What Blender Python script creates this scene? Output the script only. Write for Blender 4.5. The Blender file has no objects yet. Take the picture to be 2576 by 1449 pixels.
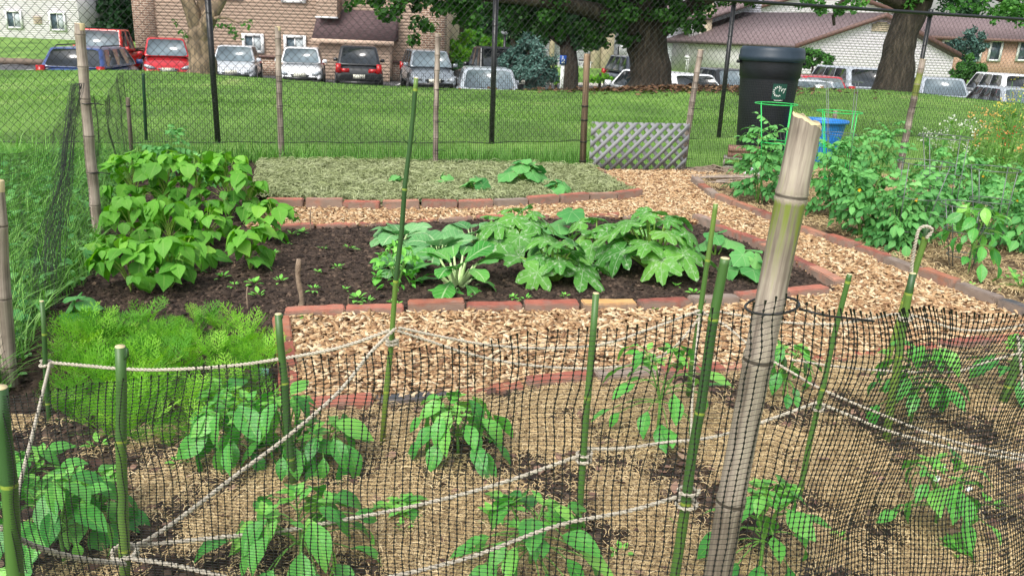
import bpy, math, random
import numpy as np
from mathutils import Vector, Matrix, noise as mnoise
random.seed(7); RNG = np.random.default_rng(11)
SC = bpy.context.scene
COL = SC.collection
R = math.radians
PI = math.pi
# ---------------------------------------------------------------- camera, sky, sun, exposure
EYE = np.array([0.0, 0.0, 1.08]); FPX = 2010.0; PITCH = R(17.5); ROLL = R(2.35)
_f = np.array([0, math.cos(PITCH), -math.sin(PITCH)])
_r0 = np.array([1.0, 0, 0]); _u0 = np.array([0, math.sin(PITCH), math.cos(PITCH)])
_r = math.cos(ROLL)*_r0 + math.sin(ROLL)*_u0
_u = -math.sin(ROLL)*_r0 + math.cos(ROLL)*_u0
cam_d = bpy.data.cameras.new('camera'); cam = bpy.data.objects.new('camera', cam_d); COL.objects.link(cam)
cam_d.sensor_width = 36; cam_d.lens = 36*FPX/2576; cam_d.clip_start = .05; cam_d.clip_end = 2000
cam.matrix_world = Matrix(((_r[0], _u[0], -_f[0], EYE[0]), (_r[1], _u[1], -_f[1], EYE[1]), (_r[2], _u[2], -_f[2], EYE[2]), (0, 0, 0, 1)))
SC.camera = cam
world = bpy.data.worlds.new('World'); SC.world = world; world.use_nodes = True
wn = world.node_tree; wn.nodes.clear()
sky = wn.nodes.new('ShaderNodeTexSky'); sky.sky_type = 'NISHITA'; sky.sun_disc = False
SUN_EL, SUN_AZ = R(48), R(-155)
sky.sun_elevation = SUN_EL; sky.sun_rotation = SUN_AZ; sky.air_density = 1.2; sky.dust_density = 4.0
hs = wn.nodes.new('ShaderNodeHueSaturation'); hs.inputs['Saturation'].default_value = .35
bg = wn.nodes.new('ShaderNodeBackground'); bg.inputs['Strength'].default_value = .15
wo = wn.nodes.new('ShaderNodeOutputWorld')
wn.links.new(sky.outputs[0], hs.inputs['Color']); wn.links.new(hs.outputs[0], bg.inputs[0]); wn.links.new(bg.outputs[0], wo.inputs[0])
sl = bpy.data.lights.new('sun', 'SUN'); sl.energy = 1.5; sl.angle = R(28); sl.color = (1, .96, .9)
so = bpy.data.objects.new('sun', sl); COL.objects.link(so)
so.rotation_euler = (Vector((-math.sin(SUN_AZ)*-1*math.cos(SUN_EL), math.cos(SUN_AZ)*math.cos(SUN_EL), math.sin(SUN_EL)))).to_track_quat('Z', 'Y').to_euler()
SC.view_settings.view_transform = 'Standard'; SC.view_settings.look = 'None'
SC.view_settings.exposure = 0.70; SC.view_settings.gamma = 1.0
# ---------------------------------------------------------------- pixel -> place helpers (2576 x 1449 pixel frame)
def ray(px, py):
    return _f + _r*(px-1288)/FPX + _u*(724.5-py)/FPX
def P(px, py, z=0.0):
    d = ray(px, py); t = (z-EYE[2])/d[2]; return EYE + d*t
def at(px, py, Y):
    d = ray(px, py); return EYE + d*(Y/d[1])
def ppm(Y, z=0.0):                       # pixels per metre at ground distance Y
    return FPX/(Y*math.cos(PITCH)+(EYE[2]-z)*math.sin(PITCH))
# ---------------------------------------------------------------- objects and tags
def tag(o, label=None, cat=None, group=None, kind=None):
    if label: o['label'] = label
    if cat: o['category'] = cat
    if group: o['group'] = group
    if kind: o['kind'] = kind
    return o
def empty(name, loc=(0, 0, 0), rz=0, label=None, cat=None, group=None):
    o = bpy.data.objects.new(name, None); COL.objects.link(o); o.location = Vector([float(c) for c in loc]); o.rotation_euler = (0, 0, rz)
    o.empty_display_size = .1
    return tag(o, label, cat, group)
def copy_tree(o, parent=None):
    c = o.copy(); COL.objects.link(c)
    if parent is not None: c.parent = parent
    for ch in list(o.children): copy_tree(ch, c)
    return c
# ---------------------------------------------------------------- mesh builder
class MB:
    def __init__(s): s.V = []; s.F = []; s.L = []; s.n = 0
    def add(s, V, F, L=None):
        V = np.asarray(V, float).reshape(-1, 3)
        if L is None: L = np.zeros((len(V), 3))
        s.V.append(V); s.L.append(np.asarray(L, float))
        if isinstance(F, np.ndarray): F = [F]
        for f in F:
            if len(f): s.F.append(np.asarray(f, np.int64)+s.n)
        s.n += len(V); return s
    def faces(s, V, F, L=None):          # mixed python faces
        by = {}
        for f in F: by.setdefault(len(f), []).append(f)
        return s.add(V, [np.array(v) for v in by.values()], L)
    def box(s, c, d, rot=None, rnd=0, taper=1.0):
        x, y, z = [a/2 for a in d]
        V = np.array([[-x, -y, -z], [x, -y, -z], [x, y, -z], [-x, y, -z], [-x*taper, -y*taper, z], [x*taper, -y*taper, z], [x*taper, y*taper, z], [-x*taper, y*taper, z]])
        if rot is not None:
            V = V @ np.array(rot).T
        V = V+np.array(c)
        F = np.array([[0, 3, 2, 1], [4, 5, 6, 7], [0, 1, 5, 4], [1, 2, 6, 5], [2, 3, 7, 6], [3, 0, 4, 7]])
        L = np.zeros((8, 3)); L[:, 2] = rnd
        return s.add(V, F, L)
    def tube(s, pts, rad, n=6, cap=True, rnd=0.0, closed=False, mixv=None):
        pts = np.asarray(pts, float); m = len(pts)
        rad = np.broadcast_to(np.asarray(rad, float), (m,))
        if closed: T = np.roll(pts, -1, 0)-np.roll(pts, 1, 0)
        else: T = np.gradient(pts, axis=0)
        T /= np.linalg.norm(T, axis=1)[:, None]+1e-12
        ref = np.array([0, 0, 1.0]) if abs(T[:, 2]).mean() < .8 else np.array([1.0, 0, 0])
        A = np.cross(T, ref); A /= np.linalg.norm(A, axis=1)[:, None]+1e-12
        B = np.cross(T, A)
        th = np.arange(n)/n*2*PI
        V = pts[:, None]+rad[:, None, None]*(A[:, None]*np.cos(th)[None, :, None]+B[:, None]*np.sin(th)[None, :, None])
        ln = np.concatenate([[0], np.cumsum(np.linalg.norm(np.diff(pts, axis=0), axis=1))])
        L = np.zeros((m, n, 3)); L[..., 0] = th/(2*PI); L[..., 1] = ln[:, None]; L[..., 2] = rnd if mixv is None else np.asarray(mixv)[:, None]
        i = np.arange(m if closed else m-1)[:, None]; j = np.arange(n)[None]
        i2 = (i+1) % m; j2 = (j+1) % n
        F = np.stack([i*n+j, i*n+j2, i2*n+j2, i2*n+j], -1).reshape(-1, 4)
        fs = [F]
        s.add(V.reshape(-1, 3), fs, L.reshape(-1, 3))
        if cap and not closed and n > 2:
            s.F.append(np.array([list(range(n))[::-1]])+s.n-m*n)
            s.F.append(np.array([list(range(n))])+s.n-n)
        return s
    def scatter(s, tpl, pos, M, rnd):
        V0, F0, L0 = tpl; k = len(V0); n = len(pos)
        V = np.einsum('nij,kj->nki', M, V0)+pos[:, None]
        L = np.empty((n, k, 3)); L[..., :2] = L0[None, :, :2]; L[..., 2] = np.asarray(rnd)[:, None]
        off = np.arange(n)*k
        Fs = [(f[None]+off[:, None, None]).reshape(-1, f.shape[1]) for f in F0]
        return s.add(V.reshape(-1, 3), Fs, L.reshape(-1, 3))
    def mesh(s, name, mat, smooth=True):
        V = np.concatenate(s.V); L = np.concatenate(s.L)
        me = bpy.data.meshes.new(name); me.vertices.add(len(V)); me.vertices.foreach_set('co', V.astype(np.float32).ravel())
        loops = np.concatenate([f.ravel() for f in s.F]); tot = np.concatenate([np.full(len(f), f.shape[1]) for f in s.F])
        st = np.concatenate([[0], np.cumsum(tot)[:-1]])
        me.loops.add(len(loops)); me.loops.foreach_set('vertex_index', loops.astype(np.int32))
        me.polygons.add(len(tot)); me.polygons.foreach_set('loop_start', st.astype(np.int32))
        me.update(calc_edges=True); me.validate()
        a = me.attributes.new('lc', 'FLOAT_VECTOR', 'POINT'); a.data.foreach_set('vector', L.astype(np.float32).ravel())
        if smooth: me.polygons.foreach_set('use_smooth', np.ones(len(me.polygons), bool))
        if mat: me.materials.append(mat)
        return me
    def build(s, name, mat, parent=None, smooth=True):
        o = bpy.data.objects.new(name, s.mesh(name, mat, smooth)); COL.objects.link(o)
        if parent is not None: o.parent = parent
        return o
def frames(d, up):                       # columns x,y,z ; y along d, z near up
    d = d/np.linalg.norm(d, axis=1)[:, None]
    x = np.cross(d, up); x /= np.linalg.norm(x, axis=1)[:, None]+1e-9
    z = np.cross(x, d)
    return np.stack([x, d, z], -1)
def rz_mats(a, sc=1.0):
    c, s_ = np.cos(a), np.sin(a); M = np.zeros((len(a), 3, 3)); M[:, 0, 0] = c; M[:, 0, 1] = -s_; M[:, 1, 0] = s_; M[:, 1, 1] = c; M[:, 2, 2] = 1
    return M*np.asarray(sc).reshape(-1, 1, 1) if not np.isscalar(sc) else M*sc
def in_poly(x, y, poly):
    x = np.asarray(x); y = np.asarray(y); c = np.zeros(x.shape, bool); n = len(poly)
    for i in range(n):
        x1, y1 = poly[i][:2]; x2, y2 = poly[(i+1) % n][:2]
        if y1 == y2: continue
        k = ((y1 > y) != (y2 > y)) & (x < (x2-x1)*(y-y1)/(y2-y1)+x1)
        c ^= k
    return c
def wpoly(px): return [P(a, b)[:2] for a, b in px]
def sample_poly(poly, n, keep=None):
    xs = [p[0] for p in poly]; ys = [p[1] for p in poly]; out = []; tot = 0
    while tot < n:
        x = RNG.uniform(min(xs), max(xs), n*2); y = RNG.uniform(min(ys), max(ys), n*2)
        k = in_poly(x, y, poly)
        if keep is not None: k &= keep(x, y)
        out.append(np.stack([x[k], y[k]], 1)); tot += k.sum()
    return np.concatenate(out)[:n]
_ph = RNG.uniform(0, 6.28, (24, 2)); _dr = RNG.uniform(0, 6.28, 24)
def nz(x, y, sc=1.0, seed=0):            # cheap smooth noise about -1..1
    x = np.asarray(x)*sc; y = np.asarray(y)*sc; o = 0
    for k in range(6):
        j = (k+seed*5) % 24; a = _dr[j]; fr = 1+.7*k
        o = o+np.sin((x*math.cos(a)+y*math.sin(a))*fr*2.3+_ph[j, 0]+1.5*np.sin((x*math.sin(a)-y*math.cos(a))*fr+_ph[j, 1]))/(1+.6*k)
    return o/2.6
# ---------------------------------------------------------------- materials
class NT:
    def __init__(s, name):
        s.m = bpy.data.materials.new(name); s.m.use_nodes = True; s.t = s.m.node_tree; s.t.nodes.clear()
        s.out = s.t.nodes.new('ShaderNodeOutputMaterial')
    def n(s, typ, **kw):
        nd = s.t.nodes.new(typ)
        for k, v in kw.items():
            if k.startswith('_'): setattr(nd, k[1:], v)
            else:
                i = nd.inputs[k if not k.startswith('i') or not k[1:].isdigit() else int(k[1:])]
                if hasattr(v, 'is_output') or isinstance(v, bpy.types.NodeSocket): s.t.links.new(v, i)
                else: i.default_value = v
        return nd
    def math(s, op, a, b=0.0, c=0.0):
        nd = s.n('ShaderNodeMath', _operation=op, i0=a, i1=b, i2=c); return nd.outputs[0]
    def mix(s, f, a, b):
        nd = s.n('ShaderNodeMixRGB', i0=f, i1=a, i2=b); return nd.outputs[0]
    def ramp(s, f, cols, pos=None):
        nd = s.n('ShaderNodeValToRGB', i0=f); e = nd.color_ramp.elements; k = len(cols)
        pos = pos or [i/(k-1) for i in range(k)]
        while len(e) < k: e.new(.5)
        for i, c in enumerate(cols): e[i].position = pos[i]; e[i].color = (*c, 1)
        return nd.outputs[0]
    def noise(s, vec, scale, detail=3, rough=.55):
        return s.n('ShaderNodeTexNoise', Vector=vec, Scale=scale, Detail=detail, Roughness=rough).outputs[0]
    def pos(s, stretch=None):
        g = s.n('ShaderNodeNewGeometry').outputs['Position']
        if stretch:
            return s.n('ShaderNodeMapping', Vector=g, Scale=stretch).outputs[0]
        return g
    def lc(s):
        a = s.n('ShaderNodeAttribute', _attribute_name='lc'); x = s.n('ShaderNodeSeparateXYZ', i0=a.outputs['Vector'])
        return a.outputs['Vector'], x.outputs[0], x.outputs[1], x.outputs[2]
def hexc(h):
    h = h.lstrip('#'); return tuple(((int(h[i:i+2], 16)/255+.055)/1.055)**2.4 if int(h[i:i+2], 16) > 10 else int(h[i:i+2], 16)/255/12.92 for i in (0, 2, 4))
def mat(name, cols, nscale=10, wr=.5, rough=.7, spec=.3, bump=0.0, bscale=60, trans=0, metal=0, coat=0, stretch=None, contrast=1.6, detail=4, vein=None, local=False, pos=None):
    N = NT(name); v, lx, ly, lz = N.lc()
    g = N.pos(stretch)
    if local: g = N.n('ShaderNodeMapping', Vector=v, Scale=stretch or (1, 1, 1)).outputs[0]
    nf = N.noise(g, nscale, detail)
    nf = N.n('ShaderNodeMapRange', i0=nf, i1=.5-.5/contrast, i2=.5+.5/contrast, i3=0.0, i4=1.0).outputs[0]
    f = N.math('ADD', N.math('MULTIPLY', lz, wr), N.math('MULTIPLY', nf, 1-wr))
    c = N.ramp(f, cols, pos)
    if vein == 'pin' or vein == 'pinw':
        s_ = N.math('ABSOLUTE', lx)
        mid = N.math('LESS_THAN', s_, .07)
        sv = N.math('LESS_THAN', N.math('PINGPONG', N.math('SUBTRACT', N.math('MULTIPLY', ly, 6.5), N.math('MULTIPLY', s_, 1.6)), .5), .05)
        vf = N.math('MULTIPLY', N.math('MAXIMUM', mid, N.math('MULTIPLY', sv, .6)), .5 if vein == 'pinw' else .28)
        c = N.mix(vf, c, (.55, .68, .40, 1) if vein == 'pinw' else (.30, .50, .12, 1))
    if vein in ('palm', 'palms'):
        d = N.math('MULTIPLY', N.math('PINGPONG', N.math('DIVIDE', lx, .305), .5), ly)
        vf = N.n('ShaderNodeMapRange', i0=d, i1=.006, i2=.022, i3=1.0, i4=0.0).outputs[0]
        if vein == 'palms':
            ns = N.noise(N.pos(), 55, 3); ns = N.n('ShaderNodeMapRange', i0=ns, i1=.53, i2=.64).outputs[0]
            nearv = N.n('ShaderNodeMapRange', i0=d, i1=.03, i2=.2, i3=1.0, i4=.25).outputs[0]
            vf = N.math('MAXIMUM', N.math('MULTIPLY', vf, .38), N.math('MULTIPLY', N.math('MULTIPLY', ns, nearv), .6))
            c = N.mix(vf, c, (.52, .62, .46, 1))
        else:
            c = N.mix(N.math('MULTIPLY', vf, .45), c, (.36, .5, .26, 1))
    b = N.n('ShaderNodeBsdfPrincipled', Roughness=rough, Metallic=metal); b.inputs['Specular IOR Level'].default_value = spec
    N.t.links.new(c, b.inputs['Base Color'])
    if coat: b.inputs['Coat Weight'].default_value = coat; b.inputs['Coat Roughness'].default_value = .08
    if bump:
        bn = N.noise(g, bscale, 4)
        bp = N.n('ShaderNodeBump', Strength=bump, Distance=.02, Height=bn); N.t.links.new(bp.outputs[0], b.inputs['Normal'])
    res = b.outputs[0]
    if trans:
        tr = N.n('ShaderNodeBsdfTranslucent'); hsn = N.n('ShaderNodeHueSaturation', Saturation=1.15, Value=1.5, Color=c)
        N.t.links.new(hsn.outputs[0], tr.inputs[0])
        res = N.n('ShaderNodeMixShader', i0=trans, i1=res, i2=tr.outputs[0]).outputs[0]
    N.t.links.new(res, N.out.inputs[0]); return N.m
def plain(name, c, rough=.5, metal=0, spec=.5, coat=0, alpha=None):
    c = hexc(c) if isinstance(c, str) else c
    d = tuple(x*.78 for x in c)
    return mat(name, [d, c], nscale=6, wr=0, rough=rough, metal=metal, spec=spec, coat=coat, contrast=1.2)
# ---------------------------------------------------------------- leaf templates
PROF = dict(
    heart=([0, .04, .14, .3, .45, .6, .75, .9, 1], [.12, .62, .94, 1, .9, .68, .4, .14, 0]),
    ovate=([0, .08, .2, .35, .5, .65, .8, .92, 1], [.03, .3, .72, .97, 1, .85, .52, .2, 0]),
    round=([0, .05, .15, .35, .55, .75, .9, .97, 1], [.1, .45, .78, 1, 1, .85, .55, .28, 0]),
    lance=([0, .1, .3, .5, .7, .9, 1], [.1, .5, .95, 1, .75, .3, 0]),
    spoon=([0, .1, .3, .5, .68, .85, .95, 1], [.12, .2, .5, .85, 1, .8, .45, 0]))
def leaf(L=1., W=.3, prof='ovate', rows=7, cols=5, droop=.3, fold=.12, wav=.02, ph=0.):
    t = np.linspace(0, 1, rows+1)**.9; s = np.linspace(-1, 1, cols)
    w = np.interp(t, *PROF[prof])*W
    T, S = np.meshgrid(t, s, indexing='ij'); Wm = w[:, None]
    a = droop*T                                             # bend angle grows along the leaf
    y = L*(T-droop**2*T**3/6); z = -L*droop*T**2/2
    z = z+fold*np.abs(S)*Wm+wav*L*np.sin(T*14+ph+S*2)*np.abs(S)
    if prof == 'heart': y = y-.10*L*np.abs(S)*np.exp(-T*9)
    V = np.stack([S*Wm, y, z], -1).reshape(-1, 3)
    i = np.arange(rows)[:, None]; j = np.arange(cols-1)[None]
    F = np.stack([i*cols+j, i*cols+j+1, (i+1)*cols+j+1, (i+1)*cols+j], -1).reshape(-1, 4)
    Lc = np.stack([S, T], -1).reshape(-1, 2)
    return V, [F], Lc
def palm(Rr=1., kind='squash', nr=5, na=44, droop=.35, wav=.05, ph=0.):
    th = np.linspace(-PI, PI, na+1); deg = np.degrees(np.abs(th))
    if kind == 'squash': r = np.interp(deg, [0, 10, 20, 28, 38, 52, 68, 80, 88, 100, 118, 140, 165, 180], [1, .9, .72, .45, .74, .93, .78, .6, .42, .68, .8, .66, .5, .14])
    else: r = np.interp(deg, [0, 25, 40, 58, 80, 110, 140, 165, 180], [1, .88, .86, .93, .84, .86, .76, .55, .16])
    r = r*(1+.05*np.sin(th*17+ph)+.05*np.sin(th*31+ph*2)+.08*np.sin(th*2+ph*3)+.05*np.sin(th*5+ph))
    rr = (np.arange(nr+1)/nr)[:, None]; RR = rr*r[None]*Rr
    X = np.sin(th)[None]*RR; Y = np.cos(th)[None]*RR
    pp = np.abs(((th/PI/.305) % 1.0)-.5)*2                    # 0 between veins, 1 on vein
    z = -droop*(RR**2)/Rr*.6*(1+.5*np.cos(th*2+ph))[None]-.05*RR*pp[None]+wav*RR*np.sin(th*5+ph)[None]*rr
    V = np.stack([X, Y, z], -1).reshape(-1, 3); n = na+1
    i = np.arange(nr)[:, None]; j = np.arange(na)[None]
    F = np.stack([i*n+j, (i+1)*n+j, (i+1)*n+j+1, i*n+j+1], -1).reshape(-1, 4)
    Lc = np.stack([np.broadcast_to(th/PI, RR.shape), np.broadcast_to(rr, RR.shape)], -1).reshape(-1, 2)
    return V, [F], Lc
def merge_tpl(parts):
    Vs, Fs, Ls, n = [], [], [], 0
    for V, F, L in parts:
        Vs.append(V); Ls.append(L); Fs += [f+n for f in F]; n += len(V)
    return np.concatenate(Vs), Fs, np.concatenate(Ls)
def xf(tpl, M, o): return tpl[0] @ np.array(M).T+np.array(o), tpl[1], tpl[2]
def rot_e(x=0, y=0, z=0): return np.array(Matrix.Rotation(z, 3, 'Z') @ Matrix.Rotation(y, 3, 'Y') @ Matrix.Rotation(x, 3, 'X'))
# ================================================================ THE SETTING
LOT = -1.30
def sm(t): t = np.clip(t, 0, 1); return t*t*(3-2*t)
def HT(x, y):
    x = np.asarray(x, float); y = np.asarray(y, float)
    yc = 16.2+.05*np.clip(x+6, 0, 14)
    z = .22*np.exp(-((x-7.5)**2/14+(y-18.5)**2/10))+.10*np.exp(-((x-3)**2/5+(y-18.3)**2/4))
    z = z+.13*np.exp(-((x+7.2)**2/7+(y-16.2)**2/5))
    z = z+np.where(y > 7.5, .025*nz(x, y, .25), 0)
    yc2 = yc+1.8*np.exp(-((x-7.5)**2/30))
    z = z*(1-sm((y-yc2)/4.))+(LOT-.02)*sm((y-yc2)/4.2)
    z = z+.95*sm((y-42)/16)+np.clip(y-60, 0, None)*.02
    return z
xs = np.unique(np.concatenate([np.linspace(-160, -14, 30), np.linspace(-14, 16, 151), np.linspace(16, 180, 30)]))
ys = np.unique(np.concatenate([np.linspace(-6, 7, 14), np.linspace(7, 24, 120), np.linspace(24, 70, 40), np.linspace(70, 400, 20)]))
X, Y = np.meshgrid(xs, ys); Z = HT(X, Y)
gm = MB(); nx, ny = len(xs), len(ys); i = np.arange(ny-1)[:, None]; j = np.arange(nx-1)[None]
gm.add(np.stack([X, Y, Z], -1).reshape(-1, 3), np.stack([i*nx+j, i*nx+j+1, (i+1)*nx+j+1, (i+1)*nx+j], -1).reshape(-1, 4))
m_lawn = mat('lawn', [hexc('#46602e'), hexc('#587a36'), hexc('#6f9444'), hexc('#9ca46c')], nscale=.8, wr=0, rough=.9, bump=.6, bscale=30, contrast=1.8, stretch=(1, .7, 1), detail=8)
tag(gm.build('lawn', m_lawn), kind='structure')
def sheet(name, poly, cell, zb, amp, material, sc=6, extra=None):
    xs_ = [p[0] for p in poly]; ys_ = [p[1] for p in poly]
    gx = np.arange(min(xs_)-cell, max(xs_)+cell, cell); gy = np.arange(min(ys_)-cell, max(ys_)+cell, cell)
    A, B = np.meshgrid(gx, gy); Zz = zb+amp*(nz(A, B, sc)+.6*nz(A, B, sc*3.1, 1))
    if extra is not None: Zz = Zz+extra(A, B)
    n = len(gx); ii = np.arange(len(gy)-1)[:, None]; jj = np.arange(n-1)[None]
    k = in_poly((A+cell/2)[:-1, :-1], (B+cell/2)[:-1, :-1], poly)
    F = np.stack([ii*n+jj, ii*n+jj+1, (ii+1)*n+jj+1, (ii+1)*n+jj], -1)[k]
    used = np.unique(F); remap = np.full(A.size, -1); remap[used] = np.arange(len(used))
    mb = MB(); mb.add(np.stack([A, B, Zz], -1).reshape(-1, 3)[used], remap[F])
    return tag(mb.build(name, material), kind='structure')
PX_CHIP = [(745, 1050), (735, 1000), (710, 815), (1160, 800), (1580, 795), (2060, 757), (2110, 745), (2065, 715), (1860, 610), (1760, 572), (1540, 556), (1180, 562), (900, 579), (620, 585), (640, 530), (700, 520), (940, 532), (1190, 530), (1600, 505), (1530, 470), (1485, 438), (1720, 436), (1830, 440), (1745, 465), (1800, 512), (2000, 590), (2150, 642), (2400, 745), (2576, 815), (2750, 860), (2750, 880), (2576, 872), (2230, 905), (2060, 925), (1800, 952), (1500, 972), (1200, 1003), (935, 1035)]
PX_BED = [(300, 412), (660, 412), (655, 510), (620, 584), (900, 580), (1180, 563), (1540, 557), (1760, 573), (1860, 611), (2065, 717), (2105, 743), (1580, 792), (1160, 799), (712, 815), (742, 1052), (400, 1110), (0, 1135), (-60, 1060), (60, 900), (140, 760), (250, 590)]
PX_FRONT = [(-60, 1060), (0, 1135), (400, 1110), (742, 1052), (935, 1035), (1200, 1004), (1500, 973), (1800, 953), (2060, 926), (2230, 906), (2576, 873), (2900, 850), (3100, 1449), (3300, 2300), (-600, 2300), (-300, 1200)]
PX_MULCH = [(655, 424), (1100, 427), (1485, 438), (1530, 470), (1600, 503), (1190, 529), (940, 529), (700, 519), (640, 512)]
PX_RIGHT = [(1830, 440), (1745, 466), (1800, 510), (2000, 588), (2150, 640), (2400, 742), (2576, 813), (2900, 870), (3100, 760), (2700, 560), (2400, 480), (2060, 425)]
CHIP, BED, FRONT, MULCH, RIGHT = map(wpoly, (PX_CHIP, PX_BED, PX_FRONT, PX_MULCH, PX_RIGHT))
m_soil = mat('soil', [hexc('#1c1613'), hexc('#352a23'), hexc('#514238'), hexc('#766556')], nscale=28, wr=0, rough=.95, bump=.8, bscale=90, contrast=1.5, detail=8)
m_soil2 = mat('straw_soil', [hexc('#2a211b'), hexc('#4e3f31'), hexc('#7d684c'), hexc('#a08a66')], nscale=14, wr=0, rough=.95, bump=.7, bscale=90, contrast=2., detail=8)
m_chipbase = mat('chip_ground', [hexc('#3a2516'), hexc('#7a5433'), hexc('#a87d50')], nscale=40, wr=0, rough=.9, bump=.8, bscale=70, contrast=2)
m_clip = mat('clipping_ground', [hexc('#4c5434'), hexc('#78805a'), hexc('#9aa178')], nscale=14, wr=0, rough=.95, bump=.7, bscale=60, contrast=2)
sheet('soil_bed', BED, .035, .020, .008, m_soil, 7)
sheet('straw_bed', FRONT, .03, .018, .007, m_soil2, 9)
sheet('path', CHIP, .04, .015, .005, m_chipbase, 8)
sheet('mulch_bed', MULCH, .045, .05, .016, m_clip, 5)
sheet('straw_bed', RIGHT, .04, .03, .012, m_soil2, 5)
# asphalt lot, kerb, road strip
m_asph = mat('asphalt', [hexc('#4a4b4d'), hexc('#66676a'), hexc('#7d7e80')], nscale=3, wr=0, rough=.9, bump=.3, bscale=200, contrast=1.5, detail=8)
lm = MB(); lm.box((10, 32, LOT+.02), (150, 21, .10)); tag(lm.build('parking_lot', m_asph, smooth=False), kind='structure')
m_conc = mat('concrete', [hexc('#8d8a83'), hexc('#b5b1a8'), hexc('#c9c5bc')], nscale=4, wr=.2, rough=.85, bump=.3, bscale=80)
km = MB(); km.box((10, 42.6, LOT+.09), (150, .2, .24)); km.box((10, 21.35, LOT+.09), (150, .2, .24)); tag(km.build('kerb', m_conc, smooth=False), kind='structure')
m_line = plain('road_paint', (.75, .75, .72), .7)
pl_ = MB()
for q in range(-12, 20): pl_.box((q*2.75, 38.7, LOT+.076), (.1, 4.6, .005))
tag(pl_.build('parking_line', m_line, smooth=False), kind='structure')
# ---------------------------------------------------------------- loose cover: chips, straw, clippings, crumbs, grass
def chip_tpl(l, w, h, sk):
    V = np.array([[-l*.5, -w*.5, 0], [l*.42, -w*.45+sk, 0], [l*.5, w*.4+sk, 0], [-l*.4, w*.5, 0], [-l*.5, -w*.5, h], [l*.42, -w*.45+sk, h*.6], [l*.5, w*.4+sk, h], [-l*.4, w*.5, h*.8]])
    F = np.array([[4, 5, 6, 7], [0, 1, 5, 4], [1, 2, 6, 5], [2, 3, 7, 6], [3, 0, 4, 7]])
    return V, [F], np.zeros((8, 2))
def tilt_mats(n, tilt, smin, smax):
    a = RNG.uniform(0, 6.283, n); d = np.stack([np.cos(a), np.sin(a), RNG.normal(0, tilt, n)], 1)
    up = np.stack([RNG.normal(0, tilt, n), RNG.normal(0, tilt, n), np.ones(n)], 1)
    return frames(d, up)*RNG.uniform(smin, smax, n)[:, None, None]
m_chips = mat('wood_chips', [hexc('#3c2c20'), hexc('#836246'), hexc('#b08e68'), hexc('#c8ab84'), hexc('#dfcbaa'), hexc('#8f8474')], nscale=12, wr=.72, rough=.8, contrast=1.5, pos=[0, .22, .45, .62, .85, 1], bump=.3, bscale=200)
mb = MB(); NCH = 40000
for k, (l, w, h, sk) in enumerate([(.026, .013, .004, .002), (.034, .010, .005, -.003), (.018, .014, .003, .003), (.045, .008, .004, .004), (.022, .009, .006, 0)]):
    n = NCH//5; xy = sample_poly(CHIP, n)
    z = .020+RNG.uniform(0, .018, n)+.006*nz(xy[:, 0], xy[:, 1], 8)
    mb.scatter(chip_tpl(l, w, h, sk), np.column_stack([xy, z]), tilt_mats(n, .28, .6, 1.35)@np.array(rot_e(z=PI/2)), RNG.beta(1.5, 1.5, n))
tag(mb.build('wood_chips', m_chips, smooth=False), 'pale brown wood chips covering the garden path', 'wood chips', kind='stuff')
def strand_tpl(l, w, curve, seg=3, lift=0.):
    t = np.linspace(0, 1, seg+1); V = []
    for a in t:
        x = curve*math.sin(a*PI)*l; z = lift*math.sin(a*PI)*l
        V += [[x-w/2, a*l-l/2, z], [x+w/2, a*l-l/2, z+w*.3]]
    F = np.array([[2*q, 2*q+1, 2*q+3, 2*q+2] for q in range(seg)])
    return np.array(V), [F], np.zeros((len(V), 2))
m_straw = mat('straw', [hexc('#5b4a3a'), hexc('#9e8763'), hexc('#cab184'), hexc('#e4d2ac')], nscale=5, wr=.8, rough=.85, contrast=1.6)
def dark_patch(x, y): return .75*nz(x, y, 3.1, 2)+.45*nz(x, y, 9, 1)+.55*np.exp(-((x+1.15)**2/.10+(y-1.75)**2/.18))
def straw(poly, n, z0, ll=1.0, thr=.10):
    mb = MB()
    for (l, w, c, lf) in [(.026, .0016, .25, .15), (.020, .0014, -.35, .25), (.034, .0015, .15, .10), (.022, .0018, .4, .2)]:
        k = n//4; xy = sample_poly(poly, k, lambda x, y: (dark_patch(x, y) < thr+RNG.normal(0, .25, x.shape)))
        mb.scatter(strand_tpl(l*ll, w*ll, c, 3, lf), np.column_stack([xy, z0+RNG.uniform(0, .014, k)]), tilt_mats(k, .22, .6, 1.3), RNG.beta(2.4, 1.6, k))
    return mb
VIS = wpoly([(-60, 1060), (400, 1100), (742, 1052), (935, 1035), (1500, 973), (2060, 926), (2620, 870), (2650, 1449), (2650, 1520), (-60, 1520)])
tag(straw(VIS, 110000, .022).build('straw_mulch', m_straw), 'dry straw coloured grass mulch spread round the front pepper plants', 'straw mulch', kind='stuff')
tag(straw(RIGHT, 34000, .034, 1.5).build('straw_mulch', m_straw), 'dry straw mulch under the tomato plants on the right', 'straw mulch', kind='stuff')
m_clips = mat('clippings', [hexc('#5a6238'), hexc('#808a5c'), hexc('#a3ab80'), hexc('#c3c8a4')], nscale=4, wr=.7, rough=.9, contrast=1.8)
mb = MB()
for (l, w, c, lf) in [(.06, .0035, .3, .25), (.045, .003, -.4, .3), (.075, .003, .22, .2)]:
    k = 17000; xy = sample_poly(MULCH, k)
    mb.scatter(strand_tpl(l, w, c, 3, lf), np.column_stack([xy, .05+RNG.uniform(0, .03, k)+.016*nz(xy[:, 0], xy[:, 1], 5)]), tilt_mats(k, .35, .6, 1.3), RNG.beta(2, 2, k))
tag(mb.build('clipping_mulch', m_clips), 'pale grey green dried grass clippings heaped over the back bed', 'mulch', kind='stuff')
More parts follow.
